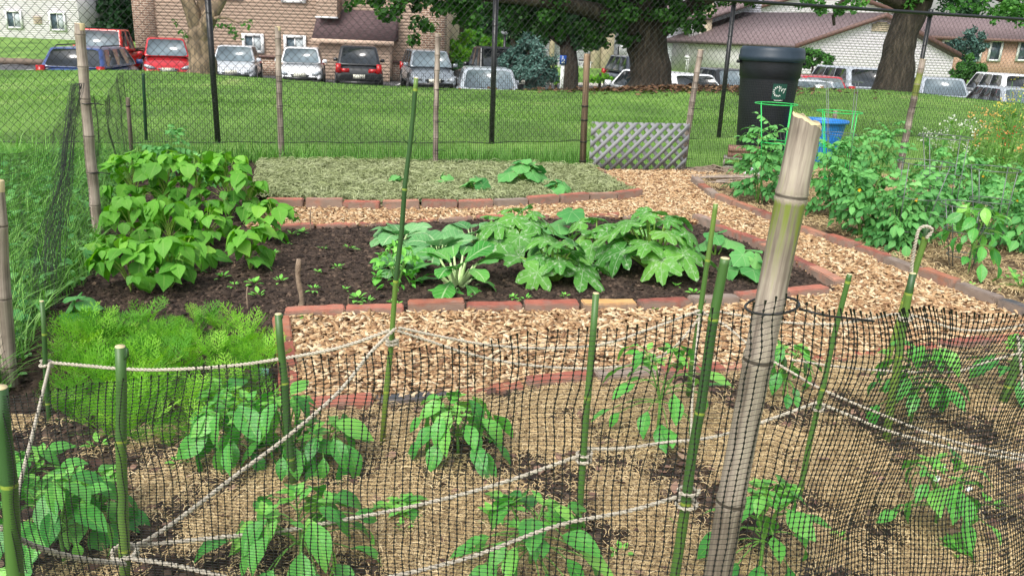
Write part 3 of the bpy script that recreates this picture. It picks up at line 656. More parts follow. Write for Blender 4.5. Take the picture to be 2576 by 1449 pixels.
# ================================================================ PLASTIC NETS
m_net = plain('black_net', (.01, .01, .011), .4)
def net(line, z0f, z1f, du, dv, r, wob, name, label, org, rv=None, group=None, knots=False, umap=None, seed=0, topf=None):
    """u along the line (optionally bunched by umap), v upwards"""
    U = np.arange(0, line.L, du) if umap is None else umap
    nv = int(round((np.max(z1f(U))-0)/dv)); V = np.linspace(0, 1, nv+1)
    def pos(u, v):
        u = np.asarray(u, float); v = np.asarray(v, float)
        z = z0f(u)+(z1f(u)-z0f(u))*v; kb = 1+1.4*sm((u-UB)/.25) if knots else 1.0; off = wob*kb*(nz(u*1.0, z*1.4, 1.1, seed)+.35*nz(u, z, 3.2, seed+1))
        uu = u+wob*(kb*1.5-.5)*.9*nz(u*1.3, z*2.0, 1.6, seed+2)*(v-.1)+(wob*.2*nz(u, z, 9, seed+3) if knots else 0)
        xy = line.at(uu)+line.nrm(uu)*off[..., None]
        return np.concatenate([xy, z[..., None]], -1)-org
    mb = MB()
    if knots:
        Vf = np.linspace(0, 1, nv*4+1)
        kn = np.tile([1.9, .95, .62, .95], nv+1)[:nv*4+1]
    else: Vf = V; kn = np.ones(nv+1)
    for q, u in enumerate(U):
        j = RNG.normal(0, du*(.11 if knots else .06))
        e = Vf.copy(); e[-1] = 1+RNG.uniform(.2, 1.0)/nv if knots else 1
        mb.tube(pos(np.full(len(Vf), u)+j*np.sin(Vf*5+q), e), r*kn*(1+.15*math.sin(q*7.3)), 4, cap=False)
    us = np.linspace(U[0], U[-1], int(len(U)*1.0)+1)
    if umap is not None: us = U
    for v in V:
        mb.tube(pos(us, np.full(len(us), v)+.06/nv*np.sin(us*40+v*60)), rv or r*.55, 3, cap=False)
    o = mb.build(name, m_net); o.location = org
    return tag(o, label, 'net', group)
BP = [P(334, 420), P(710, 414), P(1096, 433), P(1465, 430)]
BL = Line(BP)
net(BL, lambda u: .0+0*u, lambda u: .74+.02*np.sin(u*3)+.03*(u/BL.L), .0175, .021, .0011, .012, 'garden_net', 'fine black plastic net along the back of the garden, left of the lattice panel', np.array(BP[1]), rv=.0007, seed=1)
BP2 = [P(1716, 434), P(2262, 432), P(2640, 470)]; BL2 = Line(BP2)
net(BL2, lambda u: .0+0*u, lambda u: .77+.02*np.sin(u*3), .0175, .021, .0011, .012, 'garden_net', 'fine black plastic net from the lattice panel to the right edge behind the tomatoes', np.array(BP2[0]), rv=.0007, seed=2)
SP = [P(334, 420), P(250, 606), P(120, 790), P(25, 985), P(-120, 1180)]; SLN = Line(SP)
net(SLN, lambda u: .0+0*u, lambda u: .66+.05*np.sin(u*3+1), .024, .024, .0006, .03, 'garden_net', 'crumpled dark net running down the left side beside the weeds', np.array(SP[1]), rv=.0007, seed=3)
# front net: follows pixel-read top edge, stands about 0.9 m from the camera
NP = [at(-90, 1100, 1.02), at(300, 1100, .99), at(1000, 1100, .97), at(1700, 1100, .905), at(1870, 1100, .885), at(1990, 1100, .885), at(2150, 1100, .905), at(2400, 1100, .98), at(2760, 1100, 1.08)]
NL = Line(NP)
tp = [(-90, 1010), (150, 985), (330, 948), (505, 934), (690, 920), (870, 890), (1000, 885), (1140, 868), (1240, 850), (1470, 819), (1650, 800), (1840, 768), (1910, 752), (1968, 742), (2035, 790), (2170, 782), (2275, 780), (2420, 786), (2576, 790), (2760, 800)]
_us = np.linspace(0, NL.L, 400); _xy = NL.at(_us)
_tops = []
for (a, b) in tp:                           # height of the net top at each place
    d = ray(a, b); s_ = np.cross(_xy-EYE[:2], d[:2]); k = int(np.argmin(np.abs(s_))); tt = _xy[k][1]/d[1]; _tops.append((_us[k], EYE[2]+d[2]*tt))
_tops.sort(); _tu, _tz = zip(*_tops)
uu = []; u = 0
ub = _us[int(np.argmin(np.abs(_us-_tu[12])))]
UB = ub
while u < NL.L:
    uu.append(u); w_ = 1.0 if u < ub+.02 else max(.55, 1-.45*min(1, (u-ub-.02)/.08)); u += .0113*w_
net(NL, lambda u: .28+0*u, lambda u: np.interp(u, _tu, _tz)+.003*np.sin(u*40), .0118, .0118, .00078, .026, 'garden_net', 'black plastic net in the foreground, tied to the thick bamboo post', np.array([NP[3][0], NP[3][1], 0]), rv=.0004, knots=True, umap=np.array(uu), seed=4)
mb = MB(); tpF = at(196, 210, 3.75); btF = P(128, 795); nF = 46
for q in range(nF):
    t = np.linspace(0, 1, 26); w = (.012+.05*t)*RNG.uniform(-1, 1); c = tpF+(btF-tpF)*t[:, None]; c[:, 0] += w-.02*np.sin(t*2.6)*1.0-.02*np.sin(t*9+1)*t+.006*np.sin(t*17+q); c[:, 1] += .03*np.sin(t*7+q)+RNG.uniform(-.06, .06)*t; mb.tube(c-btF, .0007, 3, cap=False)
for q in range(38):
    t = (q+.5)/38; s_ = np.linspace(-1, 1, 9); c = tpF+(btF-tpF)*t+np.column_stack([s_*(.012+.05*t)-.02*math.sin(t*2.6)-.02*math.sin(t*9+1)*t, .02*np.sin(s_*5+q), .012*np.sin(s_*4+q)]); mb.tube(c-btF, .0006, 3, cap=False)
o = mb.build('net_fold', m_net); o.location = btF; tag(o, 'gathered dark fold of net hanging from the left bamboo post into the weeds', 'net')
zt = MB(); c_ = at(1925, 768, .925); rr = .027
th = np.linspace(0, 2*PI, 25)
zt.tube(np.column_stack([np.cos(th)*rr*1.15, np.sin(th)*rr*1.15, .006*np.cos(th)]), .0017, 5); zt.tube([(rr*1.1, -.01, 0), (.06, -.016, -.005), (.10, -.01, -.010), (.125, -.006, -.013)], .0015, 4)
o = zt.build('zip_tie', m_tie); o.location = at(1942, 768, .93); tag(o, 'long black zip tie fastening the foreground net to the thick bamboo post', 'zip tie')
# ================================================================ TWINE
m_twine = mat('twine', [hexc('#a39886'), hexc('#cfc6b4'), hexc('#e6dfd0')], nscale=260, wr=0, rough=.95, bump=.6, bscale=500)
def cub(pts, n=14):
    pts = np.array(pts, float); out = []
    for i in range(len(pts)-1):
        p0 = pts[max(i-1, 0)]; p1 = pts[i]; p2 = pts[i+1]; p3 = pts[min(i+2, len(pts)-1)]
        for t in np.linspace(0, 1, n, endpoint=False):
            out.append(.5*((2*p1)+(-p0+p2)*t+(2*p0-5*p1+4*p2-p3)*t*t+(-p0+3*p1-3*p2+p3)*t**3))
    out.append(pts[-1]); return np.array(out)
def twine_mb(mb, path, r, pitch=.011):       # two-ply twist
    L = np.concatenate([[0], np.cumsum(np.linalg.norm(np.diff(path, axis=0), axis=1))]); n = max(8, int(L[-1]/pitch*5)); n = min(n, 700)
    t = np.linspace(0, L[-1], n); p = np.stack([np.interp(t, L, path[:, q]) for q in range(3)], -1)
    T = np.gradient(p, axis=0); T /= np.linalg.norm(T, axis=1)[:, None]+1e-9
    A = np.cross(T, [0.1, 0.2, 1.0]); A /= np.linalg.norm(A, axis=1)[:, None]+1e-9; B = np.cross(T, A); ph = t/pitch*PI
    for k in (0, PI):
        mb.tube(p+r*.5*(A*np.cos(ph+k)[:, None]+B*np.sin(ph+k)[:, None]), r*.62, 5)
def cane_Y(key, py):
    b, t = CANE[key]; pb = proj(b)[1]; pt = proj(t)[1]; f = (pb-py)/(pb-pt); return b[1]+(t[1]-b[1])*f
def proj(p):
    v = np.array(p)-EYE; z = v@_f; return 1288+FPX*(v@_r)/z, 724.5-FPX*(v@_u)/z
def twine(px, Y0, Y1, r, label, wraps=()):
    px = cub(px, 12); L = np.concatenate([[0], np.cumsum(np.linalg.norm(np.diff(px, axis=0), axis=1))])/1.0
    # depth varies so that 1/Y is linear in the picture (a straight line in space)
    iy = np.interp(L, [0, L[-1]], [1/Y0, 1/Y1]); pts = np.array([at(a, b, 1/q) for (a, b), q in zip(px, iy)]); org = pts[0].copy()
    mb = MB(); twine_mb(mb, pts-org, r*1.12)
    for (key, py, rr, k) in wraps:
        bb, tt = CANE[key]; f = (proj(bb)[1]-py)/(proj(bb)[1]-proj(tt)[1]); c = bb+(tt-bb)*f-org; th = np.linspace(0, 2*PI*k, int(18*k)+1)
        hel = np.column_stack([np.cos(th)*rr, np.sin(th)*rr, (th/(2*PI*k)-.5)*r*2.2*k]); twine_mb(mb, hel+c, r)
    o = mb.build('twine', m_twine); o.location = org; return tag(o, label, 'twine', 'lengths of white twine between the canes')
yt, y1, y3, y0, y7, y15, y18, yA, y21, y22, y23, y25 = [CANE[k][0][1] for k in ('tall', 'c105', 'c305', 'c0', 'c700', 'c1495', 'c1800', 'c1810', 'c2135', 'c2285', 'c2330', 'c2570')]
R1 = .0042
twine([(128, 912), (220, 920), (300, 927), (400, 930), (560, 922), (690, 905), (850, 875), (988, 828)], y1, yt, R1, 'white twine crossing in front of the carrots to the tallest cane', [('c105', 912, .014, 1.5), ('tall', 832, .014, 2)])
twine([(126, 912), (105, 1000), (78, 1110), (50, 1220), (36, 1290)], y1, 1.25, .0036, 'white twine dropping from the thin yellow cane to the lower left')
twine([(2, 1325), (60, 1362), (130, 1388), (220, 1408), (315, 1418)], 1.02, 1.25, .0044, 'white twine sagging across the bottom left corner')
twine([(315, 1378), (370, 1358), (470, 1290), (600, 1190), (718, 1102), (850, 988), (930, 890), (995, 826)], 1.30, yt, R1, 'white twine rising diagonally from the lower left to the tallest cane', [('c305', 1378, .021, 1.6)])
twine([(300, 1374), (400, 1366), (560, 1350), (700, 1336), (890, 1302), (1060, 1268), (1250, 1218), (1465, 1143)], 1.32, y15, .0038, 'white twine running low from the thick left cane to the pale topped cane', [('c1495', 1143, .015, 1.2)])
twine([(308, 1402), (400, 1414), (480, 1430), (600, 1460)], 1.27, 1.22, .0038, 'white twine leaving the bottom of the picture at the left')
twine([(960, 1455), (1080, 1428), (1200, 1395), (1400, 1322), (1580, 1285), (1735, 1240)], 1.25, 1.36, .0036, 'white twine low in front of the bottom centre pepper plant', [('c1810', 1240, .019, 1.2), ('c1810', 1205, .019, 1.0)])
twine([(1465, 1127), (1560, 1128), (1680, 1112), (1760, 1105), (1850, 1085), (1950, 1050), (2055, 1012)], y15, y21, .0034, 'white twine passing behind the thick bamboo post at mid height', [('c1495', 1126, .016, 1.3), ('c2135', 1013, .013, 1.5)])
twine([(1000, 832), (1080, 858), (1180, 890), (1300, 915), (1430, 926), (1540, 924), (1640, 905), (1700, 870), (1766, 790)], yt, y18, .0036, 'lower of two twines hanging between the tallest cane and the slim cane', [])
twine([(1003, 824), (1100, 845), (1230, 868), (1380, 876), (1520, 865), (1650, 822), (1768, 778)], yt, y18, .0036, 'upper of two twines hanging between the tallest cane and the slim cane', [('c1800', 778, .014, 1.5)])
twine([(1760, 792), (1750, 900), (1742, 1000), (1738, 1110)], y18, 1.9, .0032, 'white twine hanging straight down beside the slim cane')
twine([(1775, 790), (1830, 822), (1900, 880), (1990, 935), (2060, 975), (2200, 1035), (2400, 1110), (2600, 1150)], y18, 1.75, .0034, 'white twine slanting down to the right behind the bamboo post')
twine([(2058, 1012), (2150, 1050), (2230, 1082), (2400, 1128), (2600, 1160)], y21, 1.6, .0034, 'lower white twine slanting down to the right edge')
twine([(1800, 782), (1900, 800), (1990, 812), (2100, 815), (2200, 800), (2280, 790), (2400, 826), (2500, 830), (2600, 812)], y18, 2.05, .0032, 'upper white twine along the top of the right netting', [('c2285', 795, .017, 2)])
twine([(1990, 905), (2130, 925), (2280, 935), (2400, 935), (2500, 905), (2600, 880)], 2.1, 2.2, .0032, 'white twine across the pepper leaves at the right')
twine([(2560, 845), (2566, 900), (2572, 980), (2575, 1080)], y25, y25-.05, .004, 'white twine hanging from the cane at the right edge')
mb = MB(); b_, t_ = CANE['c2330']; c = t_; pts = cub([at(2330, 600, c[1]-.02), at(2345, 580, c[1]-.02), at(2330, 570, c[1]-.03), at(2312, 578, c[1]-.03), at(2303, 610, c[1]-.03), at(2296, 650, c[1]-.02), at(2292, 690, c[1]-.02)], 10); org = pts[0].copy()
twine_mb(mb, pts-org, .0055); o = mb.build('rope_loop', m_twine); o.location = org; tag(o, 'frayed rope looped over the top of a cane at the right', 'rope')
# ================================================================ LATTICE PANEL
m_lat = plain('grey_plastic', '#85878a', .6)
a_ = P(1480, 437); b_ = P(1722, 438); hh = (at(1480, 308, a_[1])[2]); W_ = np.linalg.norm(b_-a_); ux = (b_-a_)/W_
root = empty('lattice_panel', (a_+b_)/2, math.atan2(ux[1], ux[0]), 'grey plastic diamond lattice panel closing the gap in the net', 'lattice panel')
def clip_strip(c, sgn, sw, W, H):            # diagonal strip clipped to the panel
    pts = []; off = sw/2*math.sqrt(2); poly = [(c-off, 0), (c+off, 0), (c+off+sgn*H, H), (c-off+sgn*H, H)]
    for side in (-W/2, W/2):
        out = []; s_ = 1 if side < 0 else -1
        for q in range(len(poly)):
            p, r = poly[q], poly[(q+1) % len(poly)]; ip = s_*(p[0]-side) >= 0; ir = s_*(r[0]-side) >= 0
            if ip: out.append(p)
            if ip != ir: f = (side-p[0])/(r[0]-p[0]); out.append((side, p[1]+f*(r[1]-p[1])))
        poly = out
        if len(poly) < 3: return None
    return poly
for sgn, y in ((1, 0), (-1, .006)):
    c = -W_/2-hh
    while c < W_/2+hh:
        pl = clip_strip(c, sgn, .031, W_, hh)
        if pl:
            m = MB(); n = len(pl); V = [(x, y-.005, z+.005) for x, z in pl]+[(x, y+.0007, z+.005) for x, z in pl]
            m.faces(V, [list(range(n)), list(range(2*n-1, n-1, -1))]+[[q, (q+1) % n+0, (q+1) % n+n, q+n][::-1] for q in range(n)])
            m.build('slat', m_lat, root, smooth=False)
        c += .098
net(Line([a_-[0, .05, 0], b_-[0, .05, 0]]), lambda u: .0+0*u, lambda u: .12+.02*np.sin(u*5), .016, .018, .0007, .008, 'garden_net', 'low strip of black net lying over the foot of the lattice panel', np.array(a_), rv=.0008, seed=6)
# ================================================================ BIN, BASKET, BLOCKS, TIMBER
def lathe(mb, prof, n=40, cx=1.0, c=(0, 0, 0)):
    pts = np.array([(c[0], c[1], c[2]+z) for r, z in prof]); 
    th = np.arange(n)/n*2*PI; m = len(prof); pr = np.array(prof)
    V = np.stack([pr[:, 0][:, None]*np.cos(th)+c[0], pr[:, 0][:, None]*np.sin(th)*cx+c[1], np.broadcast_to(pr[:, 1][:, None]+c[2], (m, n))], -1)
    i = np.arange(m-1)[:, None]; j = np.arange(n)[None]; j2 = (j+1) % n
    L = np.zeros((m, n, 3)); L[..., 0] = th/(2*PI); L[..., 1] = pr[:, 1][:, None]
    mb.add(V.reshape(-1, 3), np.stack([i*n+j, i*n+j2, (i+1)*n+j2, (i+1)*n+j], -1).reshape(-1, 4), L.reshape(-1, 3)); return mb
m_bin = mat('bin_plastic', [hexc('#16181c'), hexc('#1d2025'), hexc('#262a30')], nscale=5, wr=0, rough=.5, bump=.15, bscale=90)
m_lid = mat('lid_plastic', [hexc('#23303c'), hexc('#303c48')], nscale=8, wr=0, rough=.42)
bb = P(1908, 402); S_ = ppm(bb[1], .5); tH = at(1926, 118, bb[1])[2]; r1_ = 75/S_; r0_ = 58/S_
root = empty('rubbish_bin', bb, 0, 'tall tapered black plastic bin with twist lid and green sticker', 'bin')
m = MB(); lathe(m, [(0, .001), (r0_*.97, 0), (r0_, .02), (r0_+(r1_-r0_)*.72, tH*.72), (r0_+(r1_-r0_)*.74, tH*.735), (r1_*.975, tH*.745), (r1_*.99, tH*.82), (r1_*1.0, tH*.90)], 48); m.build('body', m_bin, root)
m = MB(); lathe(m, [(r1_*1.0, tH*.875), (r1_*1.055, tH*.88), (r1_*1.06, tH*.92), (r1_*1.035, tH*.93), (r1_*1.035, tH*.965), (r1_*1.0, tH*.985), (r1_*.97, tH*1.0), (r1_*.9, tH*1.0), (r1_*.86, tH*.975), (r1_*.5, tH*.985), (0, tH*.99)], 48); m.build('lid', m_lid, root)
for sx in (-1, 1):
    m = MB(); m.tube([(sx*r1_*.98, 0, tH*.865), (sx*r1_*1.12, 0, tH*.865), (sx*r1_*1.14, 0, tH*.865)], [.014, .016, .012], 10); m.build('handle', m_bin, root)
def text_mesh(body, size, depth=.001):
    cu = bpy.data.curves.new('t', 'FONT'); cu.body = body; cu.size = size; cu.extrude = depth; cu.align_x = 'CENTER'
    ob = bpy.data.objects.new('t', cu); COL.objects.link(ob); bpy.context.view_layer.update()
    me = bpy.data.meshes.new_from_object(ob.evaluated_get(bpy.context.evaluated_depsgraph_get())); bpy.data.objects.remove(ob); return me
m_stk = plain('sticker_green', '#1c5044', .4); m_white = plain('white_print', '#e8efe8', .5)
ssz = 36/S_; sy = tH*.63; rs = r0_+(r1_-r0_)*.63
th0 = -PI/2+.13; m = MB(); g = 8
tha = th0+np.linspace(-ssz/2/rs, ssz/2/rs, g+1); V = []; 
for zq in (sy-ssz/2, sy+ssz/2):
    rz = r0_+(r1_-r0_)*zq/tH+.0015; V += [(rz*math.cos(a), rz*math.sin(a), zq) for a in tha]
m.add(np.array(V), np.array([[q, q+1, q+g+2, q+g+1] for q in range(g)])); stk = m.build('sticker', m_stk, root)
def on_bin(u, v, lift=.003):                 # sticker plane coordinates -> bin surface
    a = th0+u/rs; zq = sy+v; rz = r0_+(r1_-r0_)*zq/tH+lift; return (rz*math.cos(a), rz*math.sin(a), zq)
me = text_mesh('Ivy', ssz*.48, 0.0006)
for v in me.vertices: v.co = Vector(on_bin(v.co.x+ssz*.17, v.co.y-.0+ssz*.0, .003+v.co.z))
me.materials.clear(); me.materials.append(m_white); o = bpy.data.objects.new('lettering', me); COL.objects.link(o); o.parent = stk
m = MB()
for q in range(11):
    a = R(60+q*24); cx_, cy_ = math.cos(a)*ssz*.30-ssz*.10, math.sin(a)*ssz*.30; l_ = ssz*.085
    dx, dy = math.cos(a+.5)*l_, math.sin(a+.5)*l_; ex, ey = -dy*.5, dx*.5
    V = [on_bin(cx_-dx, cy_-dy), on_bin(cx_+ex, cy_+ey), on_bin(cx_+dx, cy_+dy), on_bin(cx_-ex, cy_-ey)]; m.add(V, np.array([[0, 3, 2, 1]]))
m.build('leaf_emblem', m_white, stk, smooth=False)
m = MB(); m.add([on_bin(-ssz*.3, -ssz*.56), on_bin(ssz*.3, -ssz*.56), on_bin(ssz*.3, -ssz*.6), on_bin(-ssz*.3, -ssz*.6)], np.array([[3, 2, 1, 0]])); m.build('small_print', m_white, stk)
# blue basket
m_blue = plain('blue_plastic', '#2c86d8', .4)
bb = P(2040, 408); S_ = ppm(bb[1], .2); hB = at(2045, 300, bb[1])[2]; rB = 72/S_; rb = 52/S_
root = empty('laundry_basket', bb, 0, 'bright blue plastic basket with slotted sides beside the bin', 'basket')
m = MB(); nsl = 44
for q in range(nsl):
    a = q/nsl*2*PI; d = .62*PI/nsl
    for z0, z1 in ((.05, .48), (.54, .93)):
        ra, rc = rb+(rB-rb)*z0, rb+(rB-rb)*z1
        V = [(ra*math.cos(a-d), ra*math.sin(a-d)*.8, hB*z0), (ra*math.cos(a+d), ra*math.sin(a+d)*.8, hB*z0), (rc*math.cos(a+d), rc*math.sin(a+d)*.8, hB*z1), (rc*math.cos(a-d), rc*math.sin(a-d)*.8, hB*z1)]
        m.add(V, np.array([[0, 1, 2, 3]]))
for z0, z1 in ((0, .06), (.47, .55), (.78, .94)): 
    ra, rc = rb+(rB-rb)*z0, rb+(rB-rb)*z1; lathe(m, [(ra*1.004, hB*z0), (rc*1.004, hB*z1)], 44, .8)
lathe(m, [(rb, .002), (0, .002)], 44, .8); m.build('basket_wall', m_blue, root)
m = MB(); lathe(m, [(rB*.99, hB*.93), (rB*1.07, hB*.93), (rB*1.09, hB*.97), (rB*1.06, hB*1.0), (rB*.99, hB*1.0), (rB*.98, hB*.93)], 44, .8); m.build('rim', m_blue, root)
# black slotted crate panel leaning on basket
root = P(1998, 425); tpn = at(1985, 335, root[1]+.05); m = MB(); u_ = np.array([.16, -.03, -.01]); v_ = tpn-root
for q in range(6): m.tube([u_*q/5-u_/2, u_*q/5-u_/2+v_], .008, 4)
for q in range(7): m.tube([v_*q/6-u_/2, v_*q/6+u_/2], .007, 4)
o = m.build('plastic_tray', m_tie, smooth=False); o.location = root; tag(o, 'black slotted plastic tray leaning against the blue basket', 'tray')
# cinder block and pavers
m_cin = mat('cinder', [hexc('#8f8a80'), hexc('#aaa598'), hexc('#bdb8aa')], nscale=60, wr=0, rough=.95, bump=.8, bscale=200)
m_pav = mat('paver', [hexc('#8c6a5c'), hexc('#a88474'), hexc('#c0a08c')], nscale=30, wr=.3, rough=.95, bump=.5, bscale=150)
cb = P(1870, 425); Q = ppm(cb[1], .1); rot = rot_e(z=-.25); wB = 96/Q; hBk = 27/Q; dB = wB*.5
root = empty('cinder_block', cb+[0, .05, 0], -.25, 'grey hollow concrete block beside the bin', 'block')
m = MB(); tk = hBk*.16
m.box((0, 0, hBk-tk/2), (wB, dB, tk)); m.box((0, 0, tk/2), (wB, dB, tk))
for q in (-1, 0, 1): m.box((q*(wB/2-tk/2), 0, hBk/2), (tk*1.2, dB*.99, hBk-2*tk))
m.build('shell', m_cin, root, smooth=False)
for k, (dx, dz, lb) in enumerate(((.01, 0, 'reddish paver stone directly on the concrete block'), (.0, 1, 'upper of two reddish paver stones on the concrete block'))):
    m = MB(); hp = 13/Q; m.box((0, 0, hp/2), (wB*.92-.02*k, dB*.9, hp*.96)); m.box((0, 0, hp*.97), (wB*.88-.02*k, dB*.86, hp*.05)); o = m.build('paver', m_pav, smooth=False)
    o.location = (cb[0]+dx+.01, cb[1]+.05, hBk+dz*hp*1.02+.003); o.rotation_euler = (0, 0, -.25+.06*k); tag(o, lb, 'paver')
# lying canes, rope heap, bag
LY = 'dry canes lying at the corner of the tomato bed'
for k, (x0, y0_, x1, y1_, w) in enumerate(((1735, 452, 1900, 458, 6), (1760, 462, 1990, 466, 6), (1752, 459, 1985, 452, 5), (1800, 470, 1995, 463, 5), (1755, 468, 1900, 475, 5))):
    a = P(x0, y0_); b = P(x1, y1_); m = MB(); rr = w/2/ppm(a[1]); pts = [a+(b-a)*t+[0, 0, .03+rr*2*(k % 2)+.02*t] for t in np.linspace(0, 1, 9)]
    m.tube(np.array(pts)-a, [rr*(1.1 if q % 2 else 1) for q in range(9)], 8); o = m.build('dry_cane', m_bam); o.location = a
    tag(o, 'dry straw coloured cane lying on the ground by the concrete block', 'cane', LY)
m = MB(); c = P(1795, 440); p = []
for q in range(260):
    a = q*.47; rr = .09+.07*math.sin(q*.31)+.04*math.sin(q*1.7); p.append((rr*1.6*math.cos(a), rr*math.sin(a), .02+.05*(1-rr/.2)*abs(math.sin(q*.13))+.012*math.sin(q)))
m.tube(cub(p, 4), .007, 5); o = m.build('rope_heap', mat('old_rope', [hexc('#5d5044'), hexc('#8d7f70'), hexc('#a8998a')], nscale=90, rough=.95)); o.location = c; tag(o, 'tangled heap of old brown rope by the gate path', 'rope')
m = MB(); c = P(1893, 448); g = 14; V = []; F = []
for q in range(g+1):
    for w in range(g+1):
        x = (q/g-.5)*.16; y = (w/g-.5)*.14; V.append((x, y, .02+.05*math.exp(-(x*x+y*y)*180)*(1+.6*math.sin(q*1.7+w)*math.cos(w*2.1))))
for q in range(g):
    for w in range(g): F.append([q*(g+1)+w, (q+1)*(g+1)+w, (q+1)*(g+1)+w+1, q*(g+1)+w+1])
m.faces(V, F); o = m.build('plastic_bag', plain('bag_white', '#d8dde0', .4)); o.location = c; tag(o, 'crumpled white plastic bag on the ground under the leftmost tomato plant', 'bag')
# plant tags
for bx, by, tx, ty, lb, cc in ((700, 505, 706, 488, 'small pale blue plant tag in the clipping mulch', '#9fb6d8'), (662, 962, 668, 925, 'small blue and white seed packet tag by the carrots', '#9fd0dc')):
    b = P(bx, by); t = at(tx, ty, b[1]); m = MB(); w = 10/ppm(b[1]) if ty < 600 else 24/ppm(b[1]); h = t[2]
    m.box((0, 0, h*.25), (.006, .0015, h*.6)); m.box((0, .0004, h*.75), (w, .002, h*.5)); o = m.build('plant_tag', plain('tag', cc, .5), smooth=False); o.location = b; o.rotation_euler = (0.1, .1, .2); tag(o, lb, 'plant tag')
# tomato cages
m_gw = plain('green_wire', '#2fc860', .4); m_yw = plain('grey_wire', '#6f7672', .4, metal=.5)
def cage(bx, by, cx_, cy_, rx, label, mt, rings=3, legs=4, r=.0026, rb=None):
    b = P(bx, by); t = at(cx_, cy_, b[1]); h = t[2]; rt = rx/ppm(b[1], h); rb = rb or rt*.45
    root = empty('tomato_cage', b, 0, label, 'plant cage', 'wire plant cages'); off = (t-b); off[2] = 0
    th = np.linspace(0, 2*PI, 33)[:-1]
    for q in range(rings):
        f = 1-q*.36; rr = rb+(rt-rb)*f; c = off*f; m = MB(); m.tube(np.column_stack([np.cos(th)*rr+c[0], np.sin(th)*rr+c[1], np.full(32, h*f)]), r, 5, closed=True); m.build('hoop', mt, root)
    for q in range(legs):
        a = q/legs*2*PI+.5; m = MB(); m.tube([(math.cos(a)*rb, math.sin(a)*rb, -.02), (off[0]+math.cos(a)*rt, off[1]+math.sin(a)*rt, h+.004)], r, 5); m.build('leg', mt, root)
cage(1935, 520, 1953, 262, 52, 'bright green wire cage in front of the black bin', m_gw, r=.0032)
cage(2095, 520, 2112, 282, 54, 'bright green wire cage in front of the blue basket', m_gw, r=.0032)
cage(2105, 560, 2118, 205, 50, 'tall grey wire cage left of the right oak trunk', m_yw, r=.002)
cage(2360, 610, 2378, 345, 62, 'grey wire cage with its hoop near the leaning bamboo post', m_yw)
cage(2270, 640, 2330, 410, 66, 'grey wire cage around the middle tomato plants', m_yw)
cage(2480, 640, 2500, 425, 60, 'grey wire cage above the flowers at the right edge', m_yw)
cage(2415, 690, 2432, 515, 58, 'grey wire cage around the pepper plant near the path', m_yw)
# ================================================================ GARDEN PLANTS
def unit(a): return a/(np.linalg.norm(a, axis=-1)[..., None]+1e-9)
Zv = np.array([0, 0, 1.0])
m_beanl = mat('bean_leaf', [hexc('#356b22'), hexc('#4d8a2c'), hexc('#68a838'), hexc('#93c84c')], nscale=14, wr=.75, rough=.55, trans=.28, contrast=1.4, vein='pin', bump=.15, bscale=110)
m_beans = mat('bean_stem', [hexc('#6f8f3a'), hexc('#96b452')], nscale=20, wr=.4, rough=.6)
m_pepl = mat('pepper_leaf', [hexc('#28662c'), hexc('#3e8a3a'), hexc('#60ac4a'), hexc('#96ce5c')], nscale=14, wr=.75, rough=.38, spec=.5, trans=.25, contrast=1.4, vein='pin', bump=.25, bscale=90)
m_peps = mat('pepper_stem', [hexc('#4c7a34'), hexc('#74a04a')], nscale=20, wr=.4, rough=.55)
m_toml = mat('tomato_leaf', [hexc('#336a36'), hexc('#4c8c4a'), hexc('#6cae5e'), hexc('#98cc82')], nscale=14, wr=.75, rough=.6, trans=.22, contrast=1.4, vein='pin')
m_sql = mat('squash_leaf', [hexc('#2e6626'), hexc('#468434'), hexc('#629e40'), hexc('#88b850')], nscale=9, wr=.6, rough=.6, trans=.22, contrast=1.4, vein='palms', bump=.3, bscale=70)
m_puml = mat('pumpkin_leaf', [hexc('#336f3a'), hexc('#4a8e4a'), hexc('#6cac5e'), hexc('#8cc46c')], nscale=9, wr=.6, rough=.6, trans=.22, contrast=1.4, vein='palm', bump=.2, bscale=70)
m_sqs = mat('squash_stem', [hexc('#6a9a3a'), hexc('#9cc05c')], nscale=20, wr=.4, rough=.5)
m_coll = mat('collard_leaf', [hexc('#34703a'), hexc('#508e50'), hexc('#76ac6e'), hexc('#a4cc9c')], nscale=9, wr=.65, rough=.5, trans=.18, contrast=1.4, vein='pinw', bump=.3, bscale=60)
m_bokl = mat('bok_choy_leaf', [hexc('#2a6a28'), hexc('#3f8a34'), hexc('#5ca446'), hexc('#86bc60')], nscale=9, wr=.65, rough=.42, trans=.18, contrast=1.4, vein='pinw', bump=.25, bscale=60)
m_boks = mat('bok_choy_stalk', [hexc('#86ac62'), hexc('#b2cc8e'), hexc('#d0dcb0')], nscale=12, wr=.4, rough=.5)
m_basl = mat('basil_leaf', [hexc('#3c8430'), hexc('#5aa640'), hexc('#7cc454'), hexc('#9ed670')], nscale=14, wr=.75, rough=.45, trans=.25, vein='pin')
m_carl = mat('carrot_leaf', [hexc('#2f6a20'), hexc('#58982c'), hexc('#82c03c'), hexc('#b4e060')], nscale=6, wr=.6, rough=.6, trans=.3, contrast=1.5)
def petioles(mb, A, B, r0, r1, sag=.12, seg=5):
    for a, b in zip(A, B):
        t = np.linspace(0, 1, seg)[:, None]; p = a+(b-a)*t; p[:, 2] += np.linalg.norm(b-a)*sag*np.sin(t[:, 0]*PI)
        mb.tube(p, np.linspace(r0, r1, seg), 5, cap=False, rnd=random.random())
